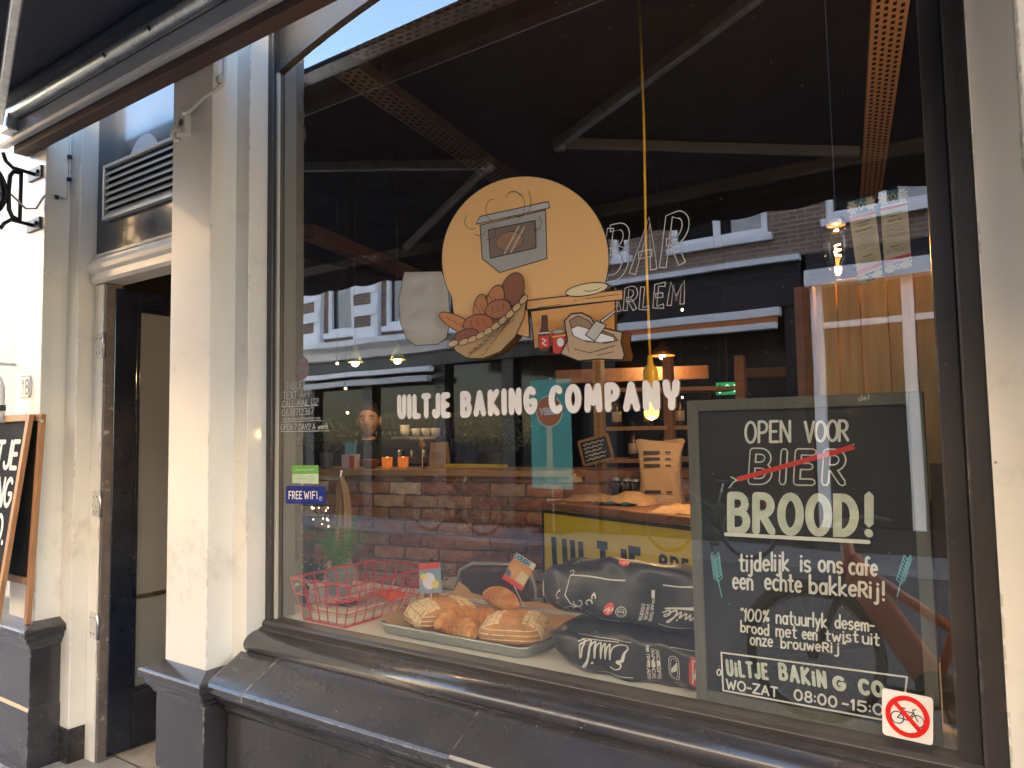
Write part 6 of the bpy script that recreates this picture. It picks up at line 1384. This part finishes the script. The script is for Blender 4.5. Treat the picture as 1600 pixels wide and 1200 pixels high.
# ================================================================== THE OTHER SIDE OF THE STREET (seen in the glass)
WY = -8.5
def wallholes(mb, x0, x1, z0, z1, holes, y0, y1):
    xs = sorted({x0, x1, *[h[0] for h in holes], *[h[1] for h in holes]})
    for a, b in zip(xs, xs[1:]):
        c = (a + b) / 2; hs = sorted((h[2], h[3]) for h in holes if h[0] < c < h[1]); z = z0
        for p, q in hs:
            if p > z: mb.box(a, b, y0, y1, z, p)
            z = q
        if z < z1: mb.box(a, b, y0, y1, z, z1)
    return mb
def brickmat(name, c1, c2, mortar):
    mt = M(name, c1, rough=.85, var=.2, scale=3); n = mt.node_tree.nodes; L = mt.node_tree.links; b = n['Principled BSDF']
    tc = n.new('ShaderNodeTexCoord'); mp = n.new('ShaderNodeMapping'); mp.inputs['Rotation'].default_value = (radians(90), 0, 0); L.new(tc.outputs['Object'], mp.inputs[0])
    br = n.new('ShaderNodeTexBrick'); br.inputs['Scale'].default_value = 1; br.inputs['Brick Width'].default_value = .22; br.inputs['Row Height'].default_value = .065; br.inputs['Mortar Size'].default_value = .008
    br.inputs['Color1'].default_value = (*c1, 1); br.inputs['Color2'].default_value = (*c2, 1); br.inputs['Mortar'].default_value = (*mortar, 1); L.new(mp.outputs[0], br.inputs['Vector'])
    L.new(br.outputs[0], b.inputs['Base Color']); return mt
BRA = brickmat('brown facade brick', (.20, .125, .085), (.16, .095, .065), (.30, .27, .24)); BRB = brickmat('yellow facade brick', (.42, .31, .18), (.36, .26, .15), (.34, .31, .27))
WPT = M('white exterior paint', (.80, .82, .84), rough=.45, var=.04); DKF = M('dark fascia paint', (.014, .016, .022), rough=.4); PANE = M('dark window pane', (.012, .014, .016), rough=.06, var=.02, spec=.3)
CURT = M('grey curtain', (.40, .40, .39), rough=.9, var=.1)
def ow(parent, x0, x1, z0, z1, mull=(), y=WY, fw=.09, transom=None, curtain=True):
    w = part('window', MB().box(x0, x1, y - .10, y - .075, z0, z1), PANE, parent)
    part('frame', wallholes(MB(), x0, x1, z0, z1, [(a + fw / 2, b - fw / 2, z0 + fw, z1 - fw) for a, b in zip([x0 + fw / 2, *mull], [*mull, x1 - fw / 2])], y - .074, y - .01), WPT, w)
    part('sill', MB().box(x0 - .06, x1 + .06, y - .08, y + .07, z0 - .10, z0 - .002), WPT, w)
    if transom: part('transom', MB().box(x0 + fw, x1 - fw, y - .073, y - .012, transom, transom + .06), WPT, w)
    if curtain:
        part('curtain', MB().grid(lambda u, v: Vector((x1 - fw - .45 * u, y - .0745 + .0, z0 + fw + (z1 - z0 - 2 * fw) * v)), 2, 2), CURT, w)
oR = thing('brick_shop_opposite', 'brown brick house with white windows above dark shop fronts, mirrored in the glass', 'building', (0, WY, 0))
holes = [(-4.15, -2.71, 4.36, 5.95), (-1.94, -.54, 4.42, 5.95), (.6, 2.0, 4.42, 5.95), (-5.15, -4.85, 4.36, 5.95), (-4.15, -2.71, 7.3, 8.8), (-1.94, -.54, 7.3, 8.8), (.6, 2.0, 7.3, 8.8)]
part('wall', wallholes(MB(), -5.4, 14, 3.98, 6.3, holes, WY - .35, WY), BRA, oR)
UPC = M('cream bounce storey', (.66, .60, .48), rough=.8, var=.06)  # unseen cream upper storey, added to bounce warm sunlight onto the shop front
part('bounce_storey', wallholes(MB(), -5.4, 14, 6.302, 8.95, holes, WY - .35, WY + .02), UPC, oR)
for h in holes: ow(oR, *h, mull=((h[0] + h[1]) / 2 - .02,) if h[1] - h[0] > .6 else (), curtain=h[1] - h[0] > .6)
part('cornice', MB().box(-5.4, -2.28, WY, WY + .16, 3.90, 3.978), WPT, oR)
part('fascia', MB().box(-5.4, -2.28, WY - .3, WY + .06, 3.30, 3.898), DKF, oR)
part('side_pier', MB().box(-5.4, -5.12, WY - .3, WY + .04, 0, 3.298), DKF, oR); part('side_pier', MB().box(-2.52, -2.28, WY - .3, WY + .04, 0, 3.298), DKF, oR)
part('shop_interior', MB().box(-5.12, -2.52, WY - .9, WY - .85, 0, 3.298), M('brown shop interior', (.10, .06, .04), rough=.7), oR)
part('shop_pane', MB().box(-5.119, -2.521, WY - .20, WY - .18, .5, 3.0), PANE, oR); part('stall_riser', MB().box(-5.119, -2.521, WY - .22, WY - .05, .0, .498), DKF, oR)
part('awning_cassette', MB().box(-5.08, -2.56, WY + .02, WY + .17, 3.16, 3.28), WPT, oR, bevel=.01); part('awning_front_bar', MB().box(-5.06, -2.60, WY + .10, WY + .22, 2.98, 3.07), WPT, oR, bevel=.01)
part('awning_orange_edge', MB().box(-5.06, -2.60, WY + .08, WY + .16, 3.075, 3.155), M('orange canvas', (.45, .14, .03), rough=.8), oR)
part('shop_lintel', MB().box(-2.22, 2.6, WY - .3, WY + .18, 3.50, 3.72), WPT, oR, bevel=.01); part('shop_lintel_fascia', MB().box(-2.22, 2.6, WY - .3, WY + .02, 3.724, 3.978), DKF, oR)
ow_x = [-2.10, -1.02, .12, 1.25, 2.4]
for x in ow_x: part('shop_mullion', MB().box(x - .07, x + .07, WY - .02, WY + .07, .31, 3.498), WPT, oR)
for a, b in zip(ow_x, ow_x[1:]): part('shop_transom', MB().box(a + .072, b - .072, WY - .01, WY + .05, 2.94, 3.02), WPT, oR); part('shop_pane', MB().box(a + .072, b - .072, WY - .05, WY - .03, .31, 3.49), PANE, oR)
part('stall_riser', MB().box(-2.2, 2.6, WY - .3, WY + .05, 0, .308), DKF, oR); part('shop_wall', MB().box(2.602, 14, WY - .3, WY, 0, 3.978), BRB, oR)
oL = thing('quoined_house_opposite', 'brick house with white banded piers and a white cornice, mirrored at left', 'building', (-9, WY, 0))
holes = [(-11.78, -11.02, 3.75, 5.35), (-10.1, -9.4, 3.75, 5.35), (-8.6, -7.7, 3.75, 5.35), (-7.2, -6.2, 3.75, 5.35), (-11.78, -11.02, 6.6, 8.2), (-10.1, -9.4, 6.6, 8.2), (-8.6, -7.7, 6.6, 8.2), (-7.2, -6.2, 6.6, 8.2)]
part('wall', wallholes(MB(), -12.9, -5.402, 3.52, 6.3, holes, WY - .35, WY), BRA, oL)
part('bounce_storey', wallholes(MB(), -12.9, -5.402, 6.302, 8.95, holes, WY - .35, WY + .02), UPC, oL)
for h in holes: ow(oL, *h, transom=h[2] + 1.05)
for x0, x1 in ((-12.56, -11.92), (-10.92, -10.26), (-9.32, -8.84)):
    part('pier', MB().box(x0 + .04, x1 - .04, WY + .002, WY + .10, 3.53, 5.62), BRA, oL)
    for k in range(5): part('white_band', MB().box(x0, x1, WY + .001, WY + .13, 3.56 + k * .45, 3.78 + k * .45), WPT, oL)
    part('white_strip', MB().box(x1 - .16, x1 + .03, WY + .0015, WY + .105, 3.53, 5.62), WPT, oL)
part('cornice', MB().prism([(WY, 3.13), (WY + .22, 3.16), (WY + .26, 3.30), (WY + .40, 3.40), (WY + .40, 3.51), (WY, 3.515)], -12.9, -5.402), WPT, oL)
part('fascia', MB().box(-12.9, -5.402, WY - .3, WY + .10, 2.90, 3.128), DKF, oL)
part('awning_bar', MB().box(-12.6, -8.75, WY + .12, WY + .26, 2.78, 2.88), WPT, oL, bevel=.01); part('awning_bar', MB().box(-12.6, -8.75, WY + .20, WY + .34, 2.58, 2.70), M('grey awning bar', (.45, .46, .48), rough=.4), oL, bevel=.01)
part('shop_front', MB().box(-12.9, -5.402, WY - .3, WY - .1, 0, 2.898), PANE, oL)
for x in (-12.3, -10.6, -8.7, -7.2, -5.6): part('shop_pier', MB().box(x - .12, x + .12, WY - .099, WY + .03, 0, 2.898), DKF, oL)
oF = thing('yellow_brick_house_opposite', 'yellow brick house at the far left of the mirrored street', 'building', (-20, WY, 0))
part('wall', wallholes(MB(), -40, -12.902, 0, 8.95, [(-15, -13.8, 4, 5.8), (-18, -16.8, 4, 5.8), (-15.4, -13.4, .5, 2.8)], WY - .35, WY + .05), BRB, oF)
for h in ((-15, -13.8, 4, 5.8), (-18, -16.8, 4, 5.8), (-15.4, -13.4, .5, 2.8)): ow(oF, *h, mull=((h[0] + h[1]) / 2,))
# rear closing mass and roofs so that the street reads as a canyon
for o_, x0, x1 in ((oR, -5.4, 14), (oL, -12.9, -5.402), (oF, -40, -12.902)): part('rear_mass', MB().box(x0, x1, WY - 6, WY - 1.0, 0, 8.9), DKF, o_); part('roof', MB().prism([(WY - .36, 8.955), (WY + .1, 8.96), (WY + .1, 9.06), (WY - 3, 10.2), (WY - 6, 8.96)], x0, x1), M('roof tiles', (.12, .06, .045), rough=.8), o_)
# banner in the street opposite
_bl, _br = onY(828, 600, 8.195), onY(895, 765, 8.195); BXC = (_bl.x + _br.x) / 2
bn = thing('teal_banner', 'tall teal banner with an orange disc, mirrored left of the small chalkboard', 'banner', (-6.35, -8.2, 0))
part('cloth', MB().box(_bl.x, _br.x, -8.205, -8.195, _br.z, 2.46), M('teal banner cloth', (.10, .42, .36), rough=.6, var=.25, scale=1.6, stain=((.42, .52, .12), 1.4, .55, .75)), bn)
part('pole', MB().tube([(BXC, -8.22, .0), (BXC, -8.22, 2.5)], .015, 8), STEEL, bn); part('foot', MB().box(BXC - .28, BXC + .28, -8.4, -8.05, .0, .03), BLACKM, bn)
i = Ink((BXC - .02, -8.195, 1.95), (-1, 0, 0), (0, 0, 1), (0, 1, 0), lift=.002); i.poly([(.24 * cos(k * pi / 16), .24 * sin(k * pi / 16)) for k in range(32)]); i.build('disc', M('orange banner disc', (.62, .16, .04)), bn)
i = Ink((BXC - .02, -8.195, 1.95), (-1, 0, 0), (0, 0, 1), (0, 1, 0), lift=.004); i.stroke([(.245 * cos(k * pi / 16), .245 * sin(k * pi / 16)) for k in range(32)], .02, closed=True); i.text('CUBBY', (-.17, -.05), (.17, -.05), .10, .022, px=False); i.build('lettering', WHITEP, bn)
i = Ink((BXC - .02, -8.195, 1.95), (-1, 0, 0), (0, 0, 1), (0, 1, 0), lift=.002); i.poly([(-.05, -1.0), (.06, -1.0), (.06, -.25), (-.05, -.25)]); i.build('pale_stripe', M('pale banner print', (.55, .62, .42)), bn)
# bicycle parked in the street behind the viewer
def bicycle(label, loc, rz, fcol, lamp=False):
    t = thing('bicycle', label, 'bicycle', loc, 'bicycles parked in the street', rz)
    fm_ = M('frame paint ' + label[:12], fcol, rough=.35, coat=.4); R_ = .345
    for x, nm in ((-.55, 'front_wheel'), (.53, 'rear_wheel')):
        w = MB().tube([(x + R_ * cos(2 * pi * k / 40), 0, .365 + R_ * sin(2 * pi * k / 40)) for k in range(40)], .023, 10, closed=True).build(nm, RUBBER, t, smooth=True)
        MB().tube([(x + .315 * cos(2 * pi * k / 40), 0, .365 + .315 * sin(2 * pi * k / 40)) for k in range(40)], .011, 6, closed=True).build('rim', M('grey rim', (.25, .25, .26), rough=.4, metal=.6), w, smooth=True)
        sp = MB()
        for k in range(28): a = 2 * pi * k / 28; sp.tube([(x, .02 * (1 if k % 2 else -1), .365), (x + .315 * cos(a), 0, .365 + .315 * sin(a))], .0012, 4)
        sp.build('spokes', STEEL, w); MB().lathe([(.03, -.04), (.03, .04)], (x, 0, .365), 12, axis=(0, 1, 0)).build('hub', BLACKM, w)
        MB().tube([(x + .385 * cos(radians(a)), 0, .365 + .385 * sin(radians(a))) for a in range(20, 176, 8)], .018, 6).build('mudguard', BLACKM, t, smooth=True)
    MB().bar((-.37, 0, .90), (.02, 0, .30), .075, .15, up=(0, 0, 1)).build('down_tube', fm_, t, bevel=.025, seg=3)
    MB().tube([(-.36, 0, .98), (-.34, 0, .86), (-.40, 0, .80)], [.035, .04, .03], 10).build('head_tube', fm_, t, smooth=True)
    MB().tube([(-.34, 0, .88), (.05, 0, .62), (.16, 0, .56)], .03, 10).build('top_tube', fm_, t, smooth=True)
    MB().tube([(.03, 0, .28), (.20, 0, .82)], .024, 10).build('seat_tube', fm_, t, smooth=True)
    for s in (-1, 1):
        MB().tube([(-.37, s * .05, .82), (-.44, s * .055, .62), (-.55, s * .05, .365)], .014, 8).build('fork_blade', BLACKM, t, smooth=True)
        MB().tube([(.04, s * .05, .29), (.53, s * .06, .365), (.16, s * .03, .70)], .012, 8).build('stay', fm_, t, smooth=True)
        MB().tube([(.03, s * .08, .28), (.03 + s * .12, s * .10, .28 - s * .10)], .012, 8).build('crank', BLACKM, t); MB().box(-.02 + s * .12 , .08 + s * .12, s * .14 - .04, s * .14 + .04, .26 - s * .10, .285 - s * .10).build('pedal', BLACKM, t)
        MB().tube([(.62, s * .08, .72), (.60, s * .05, .40)], .007, 6).build('rack_stay', BLACKM, t)
    MB().lathe([(.085, -.06), (.095, -.04), (.095, .04), (.085, .06)], (.03, 0, .28), 18, axis=(0, 1, 0)).build('motor', BLACKM, t, smooth=True)
    MB().tube([(.20, 0, .82), (.24, 0, .94)], .014, 8).build('seat_post', STEEL, t)
    MB().grid(lambda u, v: Vector((.12 + .28 * u, (v - .5) * (.05 + .14 * u ** 1.6), .965 + .018 * sin(pi * v) - .01 * sin(pi * u))), 12, 8).build('saddle', M('black saddle', (.015, .014, .013), rough=.5), t, smooth=True).modifiers.new('s', 'SOLIDIFY').thickness = .03
    MB().tube([(-.36, 0, .98), (-.38, 0, 1.08)], .014, 8).build('stem', BLACKM, t)
    MB().tube([(-.18, -.31, 1.07), (-.28, -.27, 1.10), (-.38, -.10, 1.09), (-.38, .10, 1.09), (-.28, .27, 1.10), (-.18, .31, 1.07)], .012, 8).build('handlebar', BLACKM, t, smooth=True)
    MB().box(.36, .74, -.06, .06, .715, .73).build('carrier', BLACKM, t, bevel=.004)
    MB().ball((.76, 0, .69), .03, n=10, k=8).build('rear_lamp', M('red lamp lens', (.6, .01, .01), rough=.2, emit=(1, .03, .02), estr=1.2) if lamp else M('red reflector', (.4, .01, .01), rough=.2), t, smooth=True)
    MB().tube([(.06, .06, .25), (.14, .18, .01)], .010, 6).build('kickstand', BLACKM, t)
    return t
bicycle('orange brown electric bicycle with thick frame, mirrored over the chalkboard', (-.42, -2.42, 0), 0, (.50, .12, .05), True)
bicycle('dark bicycle parked across the street, mirrored faintly in the chalkboard', (-3.3, -7.3, 0), radians(4), (.02, .02, .022))
bicycle('black bicycle at the left of the mirrored street, before the shop piers', (-7.6, -7.5, 0), radians(-3), (.015, .018, .022))
